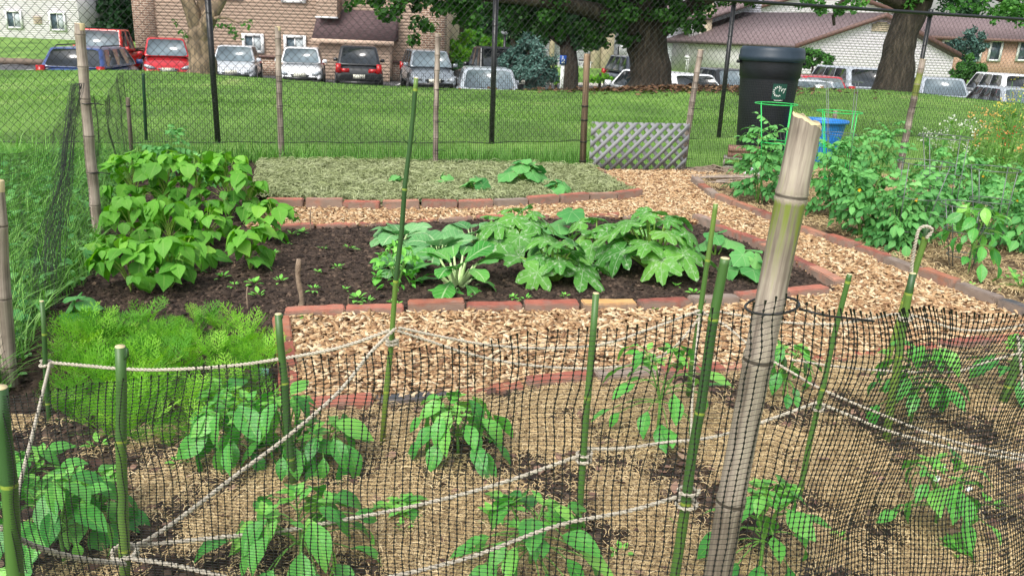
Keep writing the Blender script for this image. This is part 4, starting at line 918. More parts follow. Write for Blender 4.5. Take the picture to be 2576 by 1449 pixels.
def dome(n, h, r, lo=.2, hi=1.0, pw=.7):
    ph = np.arange(n)*2.39996+RNG.uniform(0, .6, n); u = RNG.uniform(0, 1, n)
    z = h*(lo+(hi-lo)*u**.9); rad = r*np.sqrt(np.clip(1-(np.clip(z/h-.25, 0, 1)/.78)**2.2, .03, 1))*RNG.uniform(.45, 1.0, n)**pw
    o = np.stack([np.cos(ph), np.sin(ph), 0*ph], 1); return o*rad[:, None]+Zv*z[:, None], o, z/h
BEANT = [leaf(1, .43, 'heart', 7, 7, d, f, .012, p) for d, f, p in ((.5, .14, 0), (.8, .2, 1), (.3, .1, 2), (.65, .05, 3))]
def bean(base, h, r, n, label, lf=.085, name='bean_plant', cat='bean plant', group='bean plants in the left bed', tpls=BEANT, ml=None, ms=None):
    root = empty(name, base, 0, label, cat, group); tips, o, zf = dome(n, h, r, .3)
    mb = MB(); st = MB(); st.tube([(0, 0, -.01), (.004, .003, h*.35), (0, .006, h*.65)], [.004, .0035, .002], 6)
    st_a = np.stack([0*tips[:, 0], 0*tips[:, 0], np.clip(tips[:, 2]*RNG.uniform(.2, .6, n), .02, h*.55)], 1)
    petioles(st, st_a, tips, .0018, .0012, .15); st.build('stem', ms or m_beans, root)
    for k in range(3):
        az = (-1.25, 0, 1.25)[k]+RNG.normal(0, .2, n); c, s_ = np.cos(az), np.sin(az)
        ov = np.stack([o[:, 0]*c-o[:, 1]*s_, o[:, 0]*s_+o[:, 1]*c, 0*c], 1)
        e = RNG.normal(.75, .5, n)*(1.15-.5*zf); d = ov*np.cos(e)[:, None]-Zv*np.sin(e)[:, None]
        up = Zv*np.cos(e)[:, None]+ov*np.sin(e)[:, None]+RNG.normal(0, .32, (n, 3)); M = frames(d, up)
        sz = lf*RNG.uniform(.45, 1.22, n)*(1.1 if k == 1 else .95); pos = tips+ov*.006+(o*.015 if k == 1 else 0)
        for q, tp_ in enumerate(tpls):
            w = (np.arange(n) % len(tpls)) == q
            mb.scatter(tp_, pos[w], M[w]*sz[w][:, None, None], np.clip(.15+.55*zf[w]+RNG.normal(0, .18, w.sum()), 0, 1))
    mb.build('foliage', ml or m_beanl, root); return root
def px_plant(fn, bx, by, hpx, rpx, n, label, zb=0.0, **kw):
    b = P(bx, by, zb); Q = ppm(b[1], .15); return fn(b, hpx/Q, rpx/Q, n, label, **kw)
for k, (bx, by, hp, rp, n, lb) in enumerate([
    (345, 545, 150, 58, 20, 'bushy bean plant in the back row nearest the bamboo post'), (425, 548, 165, 62, 22, 'tall bushy bean plant second from the left in the back row'),
    (505, 552, 158, 62, 22, 'bean plant in the middle of the back row of beans'), (580, 558, 162, 62, 22, 'bean plant towards the right of the back row, yellow green on top'), (625, 566, 135, 45, 14, 'bean plant at the right end of the back row beside the clippings'),
    (335, 625, 125, 55, 15, 'bean plant in the second row beside the base of the bamboo post'), (430, 640, 130, 60, 17, 'bean plant in the middle of the second row'), (525, 632, 120, 60, 17, 'bean plant in the second row, right of the middle one'),
    (330, 745, 135, 75, 15, 'sprawling bean plant directly behind the carrots, left one'), (275, 665, 70, 40, 7, 'small bean plant at the edge of the tall weeds'),
    (430, 740, 150, 68, 16, 'bean plant with large leaves nearest the bare soil in front'), (628, 690, 115, 50, 13, 'bean plant standing alone at the edge of the bare soil'), (692, 612, 100, 50, 12, 'rightmost bean plant beside the wood chips'), (470, 690, 90, 60, 9, 'low bean plant between the front and second rows')]):
    px_plant(bean, bx, by, hp*1.08, rp*1.05, int(n*1.35), lb, lf=.078)
# big leaved seedling at left of carrots
PUMT = [palm(1, 'pump', 4, 32, .3, .05, p) for p in (0, 1.3, 2.6)]
SQT = [palm(1, 'squash', 5, 48, .45, .06, p) for p in (0, 1.1, 2.2, 3.7)]
def vine(base, h, r, n, label, lf=.09, tpls=PUMT, ml=None, name='pumpkin_plant', cat='pumpkin plant', group=None, tilt=.5, stemr=.0035):
    root = empty(name, base, 0, label, cat, group); ph = np.arange(n)*2.39996+random.random()*6; o = np.stack([np.cos(ph), np.sin(ph), 0*ph], 1)
    f = (np.arange(n)+.7)/n; tips = o*(r*(.25+.75*f)*RNG.uniform(.8, 1.1, n))[:, None]+Zv*(h*(1.0-.62*f**1.6)*RNG.uniform(.8, 1.05, n))[:, None]
    st = MB(); st.tube([(0, 0, -.01), (0, 0, h*.12)], [stemr*2, stemr*1.5], 8); petioles(st, np.tile([[0, 0, h*.08]], (n, 1))+o*.01, tips, stemr*1.25, stemr*.8, .10, 6); st.build('stem', m_sqs, root)
    e = tilt*(.3+f)+RNG.normal(0, .25, n); d = o*np.cos(e)[:, None]-Zv*np.sin(e)[:, None]; up = Zv*np.cos(e)[:, None]+o*np.sin(e)[:, None]+RNG.normal(0, .22, (n, 3)); M = frames(d, up); sz = lf*RNG.uniform(.75, 1.2, n)*(.55+.5*f)
    mb = MB()
    for q, tp_ in enumerate(tpls):
        w = (np.arange(n) % len(tpls)) == q
        mb.scatter(tp_, tips[w], M[w]*sz[w][:, None, None], np.clip(RNG.normal(.5, .22, w.sum()), 0, 1))
    mb.build('foliage', ml or m_puml, root); return root
px_plant(vine, 205, 815, 80, 34, 4, 'small plant with one large pale lobed leaf left of the carrots', lf=.085)
G = 'young pumpkin plants in the back mulch bed'
px_plant(vine, 1318, 462, 62, 50, 12, 'largest young pumpkin plant in the clipping mulch near the lattice', lf=.10, group=G, zb=.06)
px_plant(vine, 1405, 485, 26, 40, 5, 'low spreading pumpkin plant at the right end of the mulch bed', lf=.10, group=G, zb=.06)
px_plant(vine, 1195, 485, 42, 26, 5, 'young pumpkin plant with four leaves in the middle of the mulch bed', lf=.085, group=G, zb=.06)
px_plant(vine, 1120, 462, 24, 26, 4, 'small pumpkin seedling beside the foot of the bamboo post', lf=.07, group=G, zb=.06)
px_plant(vine, 1000, 466, 26, 24, 3, 'small pumpkin seedling left of the tallest cane', lf=.06, group=G, zb=.06)
px_plant(vine, 1272, 458, 14, 16, 3, 'tiny pumpkin seedling left of the largest one', lf=.045, group=G, zb=.06)
G = 'zucchini plants in the central bed'
px_plant(vine, 1300, 640, 114, 105, 19, 'zucchini plant at the left back of the squash group', lf=0.123, tpls=SQT, ml=m_sql, name='zucchini_plant', cat='zucchini plant', group=G, tilt=.42, stemr=.0045)
px_plant(vine, 1395, 715, 120, 112, 18, 'zucchini plant nearest the brick edging, silvery cut leaves', lf=0.128, tpls=SQT, ml=m_sql, name='zucchini_plant', cat='zucchini plant', group=G, tilt=.42, stemr=.0045)
px_plant(vine, 1640, 695, 161, 135, 22, 'largest zucchini plant with silver mottled leaves by the slim cane', lf=0.136, tpls=SQT, ml=m_sql, name='zucchini_plant', cat='zucchini plant', group=G, tilt=.42, stemr=.005)
px_plant(vine, 1500, 650, 97, 90, 13, 'zucchini plant in the middle between the two large ones', lf=0.119, tpls=SQT, ml=m_sql, name='zucchini_plant', cat='zucchini plant', group=G, tilt=.42, stemr=.0045)
px_plant(vine, 1440, 610, 100, 40, 4, 'young squash with one tall round leaf at the back of the bed', lf=.11, name='squash_plant', cat='squash plant')
px_plant(vine, 1600, 605, 50, 80, 7, 'squash plant with pale veined leaves at the back right of the bed', lf=.10, name='squash_plant', cat='squash plant', tpls=SQT, ml=m_sql)
px_plant(vine, 1880, 705, 75, 60, 8, 'squash plant with plain round leaves left of the large bamboo post', lf=.095, name='squash_plant', cat='squash plant')
px_plant(vine, 1800, 650, 70, 36, 4, 'squash plant with one broad leaf just right of the slim cane', lf=.10, name='squash_plant', cat='squash plant')
# rosettes: collards and bok choy
def rosette(base, h, r, n, label, lf=.1, big=1.35, prof='round', W=.44, ml=None, name='collard_plant', cat='collard plant', stalk=.4, sr=.004, flat=0., e0=1.25, e1=.3, ms=None, group=None, tall=0):
    root = empty(name, base, 0, label, cat, group); mb = MB(); st = MB(); T = [leaf(1, W, prof, 8, 7, dd, .12, .02, p) for dd, p in ((.7, 0), (1.0, 2), (.4, 4))]
    for k in range(n):
        f = (k+.5)/n; ph = k*2.39996+random.uniform(-.2, .2); o = np.array([math.cos(ph), math.sin(ph), 0]); e = e0+(e1-e0)*f+random.uniform(-.1, .1)
        L = (h/(math.sin(max(e, .5)))*.62 if e > .8 else r*.8)*random.uniform(.85, 1.15); d = o*math.cos(e)+Zv*math.sin(e)
        s0 = o*.008+Zv*(.005+tall*(1-f)); s1 = s0+d*L*stalk; w0 = sr*(2.0 if flat else 1.2)
        t = np.linspace(0, 1, 6)[:, None]; p = s0+(s1-s0)*t; p[:, 2] -= .06*L*np.sin(t[:, 0]*PI)*(1-math.sin(e))
        st.tube(p, np.linspace(w0, sr*.8, 6), 7, rnd=random.random())
        e2 = e-.55; d2 = o*math.cos(e2)+Zv*math.sin(e2); up = Zv*math.cos(e2)-o*math.sin(e2)+np.array([random.gauss(0, .25), random.gauss(0, .25), 0])
        M = frames(d2[None], up[None])*lf*big*random.uniform(.85, 1.25); mb.scatter(T[k % 3], (s1-d2*.004)[None], M, [min(1, max(0, random.gauss(.5, .2)))])
    if tall: st.tube([(0, 0, 0), (0, 0, tall)], [sr*1.8, sr*1.4], 8)
    st.build('stalks', ms or m_boks, root); mb.build('foliage', ml or m_coll, root); return root
px_plant(rosette, 1010, 618, 125, 90, 24, 'collard plant with rounded blue green leaves at the far left of the group', lf=.09)
px_plant(rosette, 1105, 650, 135, 90, 22, 'collard plant with pale veined leaves behind the bok choy', lf=.10)
px_plant(rosette, 1000, 690, 100, 85, 15, 'collard plant with low spreading leaves behind the basil', lf=.085)
px_plant(rosette, 1190, 625, 125, 60, 14, 'bolting collard plant with upright top leaves', lf=.08, tall=.03)
px_plant(rosette, 1150, 728, 165, 100, 26, 'bok choy with thick pale stalks fanning from its base', lf=.10, prof='spoon', W=.33, ml=m_bokl, name='bok_choy', cat='bok choy', stalk=.62, sr=.0055, flat=1, e0=1.35, e1=.12)
# basil
OVT = [leaf(1, .28, 'ovate', 6, 5, d, f, .01, p) for d, f, p in ((.5, .2, 0), (.9, .15, 1), (.3, .25, 2))]
def bushy(base, h, r, n, label, lf=.03, ml=None, ms=None, name='basil_plant', cat='basil', group=None, tpls=OVT, e=.15, es=.4, lo=.15):
    root = empty(name, base, 0, label, cat, group); tips, o, zf = dome(n, h, r, lo); mb = MB(); st = MB(); ns = 7
    sa = np.arange(ns)*2.4; se = np.stack([np.cos(sa)*r*.5, np.sin(sa)*r*.5, np.full(ns, h*.85)], 1); petioles(st, np.zeros((ns, 3)), se, .003, .0016, .05); st.build('stem', ms or m_peps, root)
    for k in range(2):
        az = RNG.uniform(-1.6, 1.6, n); c, s_ = np.cos(az), np.sin(az); ov = np.stack([o[:, 0]*c-o[:, 1]*s_, o[:, 0]*s_+o[:, 1]*c, 0*c], 1)
        ee = RNG.normal(e, es, n); d = ov*np.cos(ee)[:, None]-Zv*np.sin(ee)[:, None]; up = Zv*np.cos(ee)[:, None]+ov*np.sin(ee)[:, None]+RNG.normal(0, .25, (n, 3)); M = frames(d, up)*(lf*RNG.uniform(.6, 1.3, n))[:, None, None]
        for q, tp_ in enumerate(tpls):
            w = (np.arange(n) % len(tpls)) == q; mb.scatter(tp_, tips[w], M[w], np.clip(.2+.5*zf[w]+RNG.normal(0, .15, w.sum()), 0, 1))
    mb.build('foliage', ml or m_basl, root); return root
px_plant(bushy, 1000, 730, 120, 62, 75, 'bushy light green basil plant behind the tallest cane', lf=.036)
# peppers : long drooping leaves on a forked stem
PEPT = [leaf(1, w, 'ovate', 9, 7, d, f, .014, p) for w, d, f, p in ((.25, .9, .2, 0), (.28, .6, .12, 1.5), (.23, 1.2, .25, 3), (.26, .4, .18, 4))]
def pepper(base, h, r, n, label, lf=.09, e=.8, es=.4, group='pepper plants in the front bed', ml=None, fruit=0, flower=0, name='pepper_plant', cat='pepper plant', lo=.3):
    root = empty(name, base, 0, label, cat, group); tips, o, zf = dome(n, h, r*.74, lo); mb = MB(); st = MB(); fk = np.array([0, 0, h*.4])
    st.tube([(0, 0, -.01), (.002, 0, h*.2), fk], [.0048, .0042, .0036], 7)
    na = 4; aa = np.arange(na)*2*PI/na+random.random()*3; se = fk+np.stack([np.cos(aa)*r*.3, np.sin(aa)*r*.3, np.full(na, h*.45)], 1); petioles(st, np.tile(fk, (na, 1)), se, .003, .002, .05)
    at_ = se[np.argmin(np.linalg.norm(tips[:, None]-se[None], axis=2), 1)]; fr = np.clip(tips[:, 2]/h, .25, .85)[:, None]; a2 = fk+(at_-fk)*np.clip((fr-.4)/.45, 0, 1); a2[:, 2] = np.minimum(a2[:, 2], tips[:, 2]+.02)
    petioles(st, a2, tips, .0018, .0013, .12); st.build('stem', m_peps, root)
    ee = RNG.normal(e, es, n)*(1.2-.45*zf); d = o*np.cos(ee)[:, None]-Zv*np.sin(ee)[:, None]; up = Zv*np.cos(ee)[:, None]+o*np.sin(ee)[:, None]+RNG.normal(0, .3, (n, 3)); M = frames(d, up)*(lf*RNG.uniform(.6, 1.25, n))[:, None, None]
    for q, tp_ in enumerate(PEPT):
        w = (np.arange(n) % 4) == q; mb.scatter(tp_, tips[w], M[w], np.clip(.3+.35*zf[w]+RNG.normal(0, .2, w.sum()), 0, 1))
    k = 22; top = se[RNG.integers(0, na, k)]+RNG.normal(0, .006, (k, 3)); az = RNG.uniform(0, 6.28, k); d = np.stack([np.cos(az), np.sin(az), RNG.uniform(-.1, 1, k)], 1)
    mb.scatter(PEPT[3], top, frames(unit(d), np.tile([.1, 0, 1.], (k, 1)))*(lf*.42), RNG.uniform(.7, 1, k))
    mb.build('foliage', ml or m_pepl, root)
    for q in range(fruit):
        m = MB(); p = se[q % na]+np.array([.01*q, -.01, -.01]); m.tube([p, p+[0.002, -.002, -.012], p+[.004, -.004, -.03], p+[.006, -.004, -.05], p+[.004, -.004, -.058]], [.0015, .006, .0065, .004, .0008], 8); m.build('pepper_fruit', m_cane, root)
    for q in range(flower):
        m = MB(); p = se[q % na]+np.array([.012, -.012, -.004])
        for w in range(5):
            a = w*1.257; u = np.array([math.cos(a), -.5, math.sin(a)])*.009; v = np.array([-math.sin(a), 0, math.cos(a)])*.004
            m.add([p, p+u*.6+v, p+u, p+u*.6-v], np.array([[0, 1, 2, 3]]))
        m.build('flower', m_white, root)
    return root
PP = [(1150, 1165, 175, 115, 26, 'pepper plant in the middle with broad hanging leaves under the tallest cane', dict(lf=.088, e=.85)),
      (600, 1185, 190, 105, 20, 'pepper plant with big hanging leaves left of the cane at the path end', dict(lf=.10, e=.95)),
      (725, 1205, 235, 70, 18, 'tall pepper plant growing up against the cane at the path end', dict(lf=.085, e=.8)),
      (820, 1190, 140, 95, 18, 'pepper plant right of the cane at the path end', dict(lf=.095, e=.9)),
      (760, 1440, 190, 205, 27, 'large pepper plant at the bottom left of centre with outstretched leaves', dict(lf=.096, e=.6)),
      (1330, 1452, 205, 165, 28, 'pepper plant at the bottom centre among the twines', dict(lf=.085, e=.5)),
      (1650, 1105, 250, 135, 24, 'tall airy pepper plant between the pale topped cane and the twin canes', dict(lf=.085, e=.6)),
      (1965, 1020, 165, 75, 17, 'pepper plant with small green peppers right behind the thick bamboo post', dict(lf=.07, e=.9, fruit=3)),
      (2285, 1085, 230, 105, 22, 'pepper plant at the stout cane in the right netting', dict(lf=.085, e=.75)),
      (2345, 1350, 205, 130, 18, 'pepper plant with white flowers at the lower right', dict(lf=.085, e=.6, flower=3)),
      (1905, 1455, 265, 120, 26, 'pepper plant hidden behind the thick bamboo post at the bottom', dict(lf=.085, e=.7)),
      (165, 1440, 270, 135, 34, 'blurred bushy pepper plant at the lower left', dict(lf=.08, e=.8)),
      (2540, 1010, 170, 85, 14, 'pepper plant at the right edge behind the netting', dict(lf=.085, e=.6)),
      (85, 1250, 120, 90, 16, 'low broad leaved plant beside the leftmost cane', dict(lf=.07, e=.5)),
      (255, 1345, 160, 80, 14, 'pepper plant just left of the thick left cane', dict(lf=.085, e=.8)),
      (560, 1060, 90, 60, 10, 'small pepper plant between the carrots and the path end', dict(lf=.09, e=.7)),
      (1000, 1320, 60, 60, 5, 'sprawling pepper shoot with two big leaves right of the large bottom plant', dict(lf=.085, e=.5)),
      (2405, 1415, 45, 40, 4, 'pale yellow green seedling at the bottom right', dict(lf=.075, e=.4))]
for (bx, by, hp, rp, n, lb, kw) in PP: kw['lf'] *= .95; kw['e'] = kw.get('e', .8)*.78; px_plant(pepper, bx, by, hp*1.08, rp*1.28, int(n*(1.5 if bx < 1550 else 1.2)), lb, **kw)
px_plant(pepper, 2430, 705, 200, 115, 42, 'leafy pepper plant at the near end of the tomato bed', lf=.085, e=.85, group=None)
px_plant(pepper, 2560, 745, 60, 90, 8, 'low pepper leaves at the right edge of the tomato bed', lf=.085, e=.3, group=None)
# tomatoes
def tom_tpl(seed):
    rg = random.Random(seed); parts = []; L = 1.0
    def bend(t): return np.array([0, t*(1-.08*t*t), -.32*t*t])
    V = []
    for k, (t, s_, sc) in enumerate([(.3, -1, .26), (.3, 1, .26), (.42, 1, .12), (.52, -1, .34), (.52, 1, .34), (.66, -1, .13), (.76, -1, .33), (.76, 1, .33), (1.0, 0, .42)]):
        a = -s_*1.05+rg.uniform(-.2, .2); M = rot_e(x=-.5*t-rg.uniform(0, .5), z=a)*sc*rg.uniform(.85, 1.15)
        parts.append(xf(leaf(1, .3, 'ovate', 5, 5, .7, .25, .035, k*1.3+seed), M, bend(t)))
    r = MB(); pts = np.array([bend(t) for t in np.linspace(0, 1, 6)]); r.tube(pts, [.014, .012, .010, .009, .008, .006], 3, cap=False)
    parts.append((r.V[0], r.F, np.column_stack([np.zeros(len(r.V[0])), np.full(len(r.V[0]), .5)]))); return merge_tpl(parts)
TOMT = [tom_tpl(k) for k in range(4)]
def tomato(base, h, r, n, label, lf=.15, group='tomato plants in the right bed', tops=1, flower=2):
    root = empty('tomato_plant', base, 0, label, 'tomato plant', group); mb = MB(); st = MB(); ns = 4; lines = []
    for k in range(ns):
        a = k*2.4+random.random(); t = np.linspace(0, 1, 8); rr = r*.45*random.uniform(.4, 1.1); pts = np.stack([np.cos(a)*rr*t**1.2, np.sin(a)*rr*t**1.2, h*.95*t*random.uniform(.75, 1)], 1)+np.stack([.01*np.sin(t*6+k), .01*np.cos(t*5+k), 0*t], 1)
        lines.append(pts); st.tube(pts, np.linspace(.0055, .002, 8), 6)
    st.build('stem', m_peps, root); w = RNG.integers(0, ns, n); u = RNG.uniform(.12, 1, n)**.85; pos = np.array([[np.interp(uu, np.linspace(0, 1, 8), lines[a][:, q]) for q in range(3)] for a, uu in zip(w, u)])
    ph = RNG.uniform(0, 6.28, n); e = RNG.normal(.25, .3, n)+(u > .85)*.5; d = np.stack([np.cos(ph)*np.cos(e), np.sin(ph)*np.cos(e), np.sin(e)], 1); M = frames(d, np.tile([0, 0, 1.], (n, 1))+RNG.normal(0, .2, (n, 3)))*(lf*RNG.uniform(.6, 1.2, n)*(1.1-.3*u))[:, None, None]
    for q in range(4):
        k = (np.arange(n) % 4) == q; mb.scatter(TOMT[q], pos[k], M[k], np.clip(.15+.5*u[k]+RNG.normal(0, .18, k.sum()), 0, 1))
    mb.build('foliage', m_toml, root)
    for q in range(flower):
        p = pos[q]+[0, -.05, .02]; m = MB()
        for a in range(5):
            v = np.array([math.cos(a*1.26), -.3, math.sin(a*1.26)])*.012; z = np.array([-math.sin(a*1.26), 0, math.cos(a*1.26)])*.004; m.add([p, p+v*.5+z, p+v, p+v*.5-z], np.array([[0, 1, 2, 3]]))
        m.build('flower', m_yfl, root)
    return root
m_yfl = plain('yellow_petal', '#e3b21c', .6)
for (bx, by, hp, rp, n, lb) in [(1900, 520, 180, 75, 42, 'leftmost tomato plant, inside the green cage by the concrete block'), (1960, 500, 120, 60, 24, 'tomato plant right behind the thick bamboo post top'),
    (2085, 560, 195, 85, 44, 'tomato plant in front of the blue basket'), (2185, 540, 205, 85, 44, 'tall tomato plant left of the leaning bamboo post'), (2160, 610, 150, 85, 40, 'tomato plant nearest the path in the middle of the bed'),
    (2250, 640, 165, 95, 46, 'spreading tomato plant beside the path bricks'), (2345, 560, 170, 95, 44, 'tomato plant below the wire cage hoop'), (2300, 610, 150, 85, 38, 'tomato plant with yellow flower between the two wire cages'),
    (2540, 640, 150, 80, 34, 'tomato plant at the right edge of the bed'), (2455, 600, 120, 90, 30, 'tomato plant behind the leafy pepper plant')]:
    px_plant(tomato, bx, by, hp*1.22, rp*1.0, int(n*1.9), lb, lf=.165, flower=1)
px_plant(tomato, 2440, 520, 130, 90, 60, 'tomato plant at the back of the bed under the flowering plants', lf=.16)
px_plant(tomato, 2560, 560, 130, 80, 55, 'tomato plant at the back right corner of the bed', lf=.16)
px_plant(tomato, 2110, 500, 150, 70, 55, 'tomato plant against the blue basket at the back of the bed', lf=.16)
px_plant(tomato, 432, 455, 138, 68, 34, 'lone tomato plant behind the beans at the back left', lf=.16, group=None, flower=0)
px_plant(tomato, 500, 470, 90, 50, 18, 'low tomato plant right of the lone one behind the beans', lf=.14, group=None, flower=0)
# carrots
def frond_tpl(seed):
    rg = random.Random(seed); V = []; F = []; L = []
    def quad(p, q, w):
        n = len(V); d = q-p; s_ = np.cross(d, [0, 0, 1.]); s_ = s_/(np.linalg.norm(s_)+1e-9)*w; V.extend([p-s_, p+s_, q+s_*.5, q-s_*.5]); F.append([n, n+1, n+2, n+3]); L.extend([[0, rg.random()]]*4)
    def b(t): return np.array([0, t, -.25*t*t])
    for k in range(5): quad(b(k/5), b((k+1)/5), .009)
    for k in range(7):
        t = .42+.58*k/6
        for s_ in (-1, 1):
            ln = .24*math.sin(PI*(.25+.68*(t-.42)/.58))*rg.uniform(.6, 1.15); d = np.array([s_*.8, .62, rg.uniform(-.15, .25)]); p = b(t); quad(p, p+d*ln, .006)
            for j in range(3):
                pj = p+d*ln*(.4+.6*j/2)
                for s2 in (-1, 1):
                    dd = np.array([s_*.5+s2*.45*.62, .8-s2*s_*.5, rg.uniform(-.35, .35)]); quad(pj, pj+dd*ln*.36, .0065)
    return np.array(V), [np.array(F)], np.array(L)
FRT = [frond_tpl(k) for k in range(3)]
protos = []
for k in range(5):
    root = empty('carrot_plant', (0, 0, 0), 0, 'feathery bright green carrot top in the dense patch behind the twine', 'carrot plant', 'carrot tops in the front left bed')
    n = 12; ph = np.arange(n)*2.4+k; e = RNG.uniform(.7, 1.45, n); d = np.stack([np.cos(ph)*np.cos(e), np.sin(ph)*np.cos(e), np.sin(e)], 1); M = frames(d, np.tile([0, 0, 1.], (n, 1))+d*-.3)*RNG.uniform(.075, .135, n)[:, None, None]; mb = MB()
    for q in range(3):
        w = (np.arange(n) % 3) == q; mb.scatter(FRT[q], np.zeros((w.sum(), 3)), M[w], np.clip(RNG.normal((.3, .5, .7, .4, .6)[k], .3, w.sum()), 0, 1))
    mb.build('foliage', m_carl, root); protos.append(root)
CP = wpoly([(215, 870), (330, 850), (500, 835), (590, 860), (650, 900), (672, 980), (640, 1050), (560, 1110), (400, 1150), (220, 1120), (130, 1040), (150, 940)])
pts = []; tries = 0
while len(pts) < 95 and tries < 6000:
    p = sample_poly(CP, 1)[0]; tries += 1
    if all(np.hypot(*(p-q)) > .060 for q in pts) and nz(p[0], p[1], 6, 3) > -.28: pts.append(p)
for k, p in enumerate(pts):
    o = protos[k % 5] if k < 5 else copy_tree(protos[k % 5]); o.location = (p[0], p[1], .015); o.rotation_euler = (0, 0, random.uniform(0, 6.28)); s_ = random.uniform(.6, 1.3); o.scale = (s_, s_, s_)
# small weeds on the soil
SP_ = []
for k in range(3):
    root = empty('seedling', (0, 0, 0), 0, 'tiny green weed seedling on the bare soil', 'seedling', 'weed seedlings on the bare soil'); mb = MB(); n = 8; az = np.arange(n)*2.4; e = RNG.uniform(.1, .9, n)
    d = np.stack([np.cos(az)*np.cos(e), np.sin(az)*np.cos(e), np.sin(e)], 1); mb.scatter(leaf(1, .2+.05*k, 'ovate', 4, 3, .5, .2, 0), d*.012, frames(d, np.tile([0, 0, 1.], (n, 1)))*RNG.uniform(.014, .028, n)[:, None, None], RNG.uniform(.3, 1, n)); mb.build('foliage', m_basl, root); SP_.append(root)
wl = [(690, 655), (705, 725), (640, 730), (722, 628), (735, 605), (800, 700), (812, 640), (560, 715), (900, 770), (925, 778), (985, 778), (1000, 782), (790, 745), (650, 762), (1290, 765), (1320, 770), (1700, 735), (1745, 755), (1960, 730), (850, 690), (760, 600), (590, 735), (870, 745), (1420, 760), (2050, 700), (2290, 640), (2440, 735), (880, 640), (1640, 795), (775, 815), (530, 1120), (250, 1150), (1560, 1420), (1700, 1340), (2100, 1380), (1240, 1330), (2480, 1300), (1015, 1360), (455, 1190), (1890, 1010)]
for k, (a, b) in enumerate(wl):
    o = SP_[k % 3] if k < 3 else copy_tree(SP_[k % 3]); p = P(a, b); o.location = (p[0], p[1], .025); o.rotation_euler = (0, 0, random.uniform(0, 6)); s_ = random.uniform(.7, 1.5); o.scale = (s_, s_, s_)
# flowers at the right
def flowers(base, h, r, label, mt, n=30, fl=.02, lf=.11, narrow=True):
    root = empty('flowering_plant', base, 0, label, 'flowering plant', 'flowering plants at the right edge'); st = MB(); mb = MB(); hd = MB(); a = RNG.uniform(0, 6.28, n); tips = np.stack([np.cos(a)*r*RNG.uniform(.1, 1, n), np.sin(a)*r*RNG.uniform(.1, 1, n), h*RNG.uniform(.55, 1, n)], 1)
    petioles(st, tips*[.2, .2, 0], tips, .003, .0015, .02); st.build('stem', m_peps, root); k = n*5; w = RNG.integers(0, n, k); u = RNG.uniform(.1, .95, k)[:, None]; pos = tips[w]*[.2, .2, 0]*(1-u)+tips[w]*u; ph = RNG.uniform(0, 6.28, k); d = unit(np.stack([np.cos(ph), np.sin(ph), RNG.uniform(-.2, 1, k)], 1))
    mb.scatter(leaf(1, .12, 'lance', 5, 3, .9, .2, 0), pos, frames(d, np.tile([0, 0, 1.], (k, 1)))*(lf*RNG.uniform(.5, 1.2, k))[:, None, None], RNG.uniform(0, 1, k)); mb.build('foliage', m_weed, root)
    k = n*6; w = RNG.integers(0, n, k); pos = tips[w]+RNG.normal(0, .018, (k, 3)); d = unit(RNG.normal(0, 1, (k, 3))); hd.scatter(leaf(1, .35, 'round', 2, 3, .5, .3, 0), pos, frames(d, RNG.normal(0, 1, (k, 3))+[0, 0, .01])*(fl*RNG.uniform(.5, 1.2, k))[:, None, None], RNG.uniform(0, 1, k)); hd.build('blossom', mt, root)
m_wfl = mat('white_petal', [hexc('#c9cfc0'), hexc('#eef0e8')], rough=.7, trans=.3); m_pfl = mat('peach_petal', [hexc('#c98a4a'), hexc('#e6c486')], rough=.7, trans=.3); m_rfl = mat('red_petal', [hexc('#b83a2c'), hexc('#dd6a50')], rough=.7, trans=.3); m_yf2 = mat('pale_yellow_petal', [hexc('#c8b43c'), hexc('#ead97c')], rough=.7, trans=.3)
for (bx, by, hp, rp, lb, mt) in [(2390, 475, 150, 50, 'white flowering weed left of the yellow ones', m_wfl), (2340, 440, 100, 40, 'low white flowering weed next to the leaning bamboo post', m_wfl), (2455, 480, 175, 60, 'tall plant with pale peach seed heads', m_pfl), (2515, 470, 235, 55, 'tallest leafy plant at the right edge with yellow buds', m_yf2), (2500, 500, 150, 40, 'plant with red and coral blossoms at the right', m_rfl), (2570, 520, 210, 60, 'plant with peach blossoms cut by the right edge', m_pfl), (2600, 470, 160, 60, 'yellow flowering plant behind the right edge ones', m_yf2)]:
    b = P(bx, by); Q = ppm(b[1], .2); flowers(b, hp*1.15/Q, rp/Q, lb, mt, n=10 if mt is m_rfl else 30, fl=.014 if mt is m_rfl else .02)

mb = MB()
for tp_, k, sc in ((leaf(1, .3, 'ovate', 4, 3, .7, .2, .02), 1700, .05), (leaf(1, .42, 'round', 4, 3, .4, .15, .02), 900, .035)):
    xy = sample_poly(WEEDS, k); az = RNG.uniform(0, 6.28, k); e = RNG.uniform(-.3, .9, k); d = np.stack([np.cos(az)*np.cos(e), np.sin(az)*np.cos(e), np.sin(e)], 1)
    mb.scatter(tp_, np.column_stack([xy, RNG.uniform(.01, .11, k)]), frames(d, np.tile([0, 0, 1.], (k, 1)))*(sc*RNG.uniform(.5, 1.5, k))[:, None, None], RNG.uniform(0, 1, k))
tag(mb.build('broad_weeds', m_toml), 'broad leaved weeds mixed into the long grass outside the left net', 'weeds', kind='stuff')
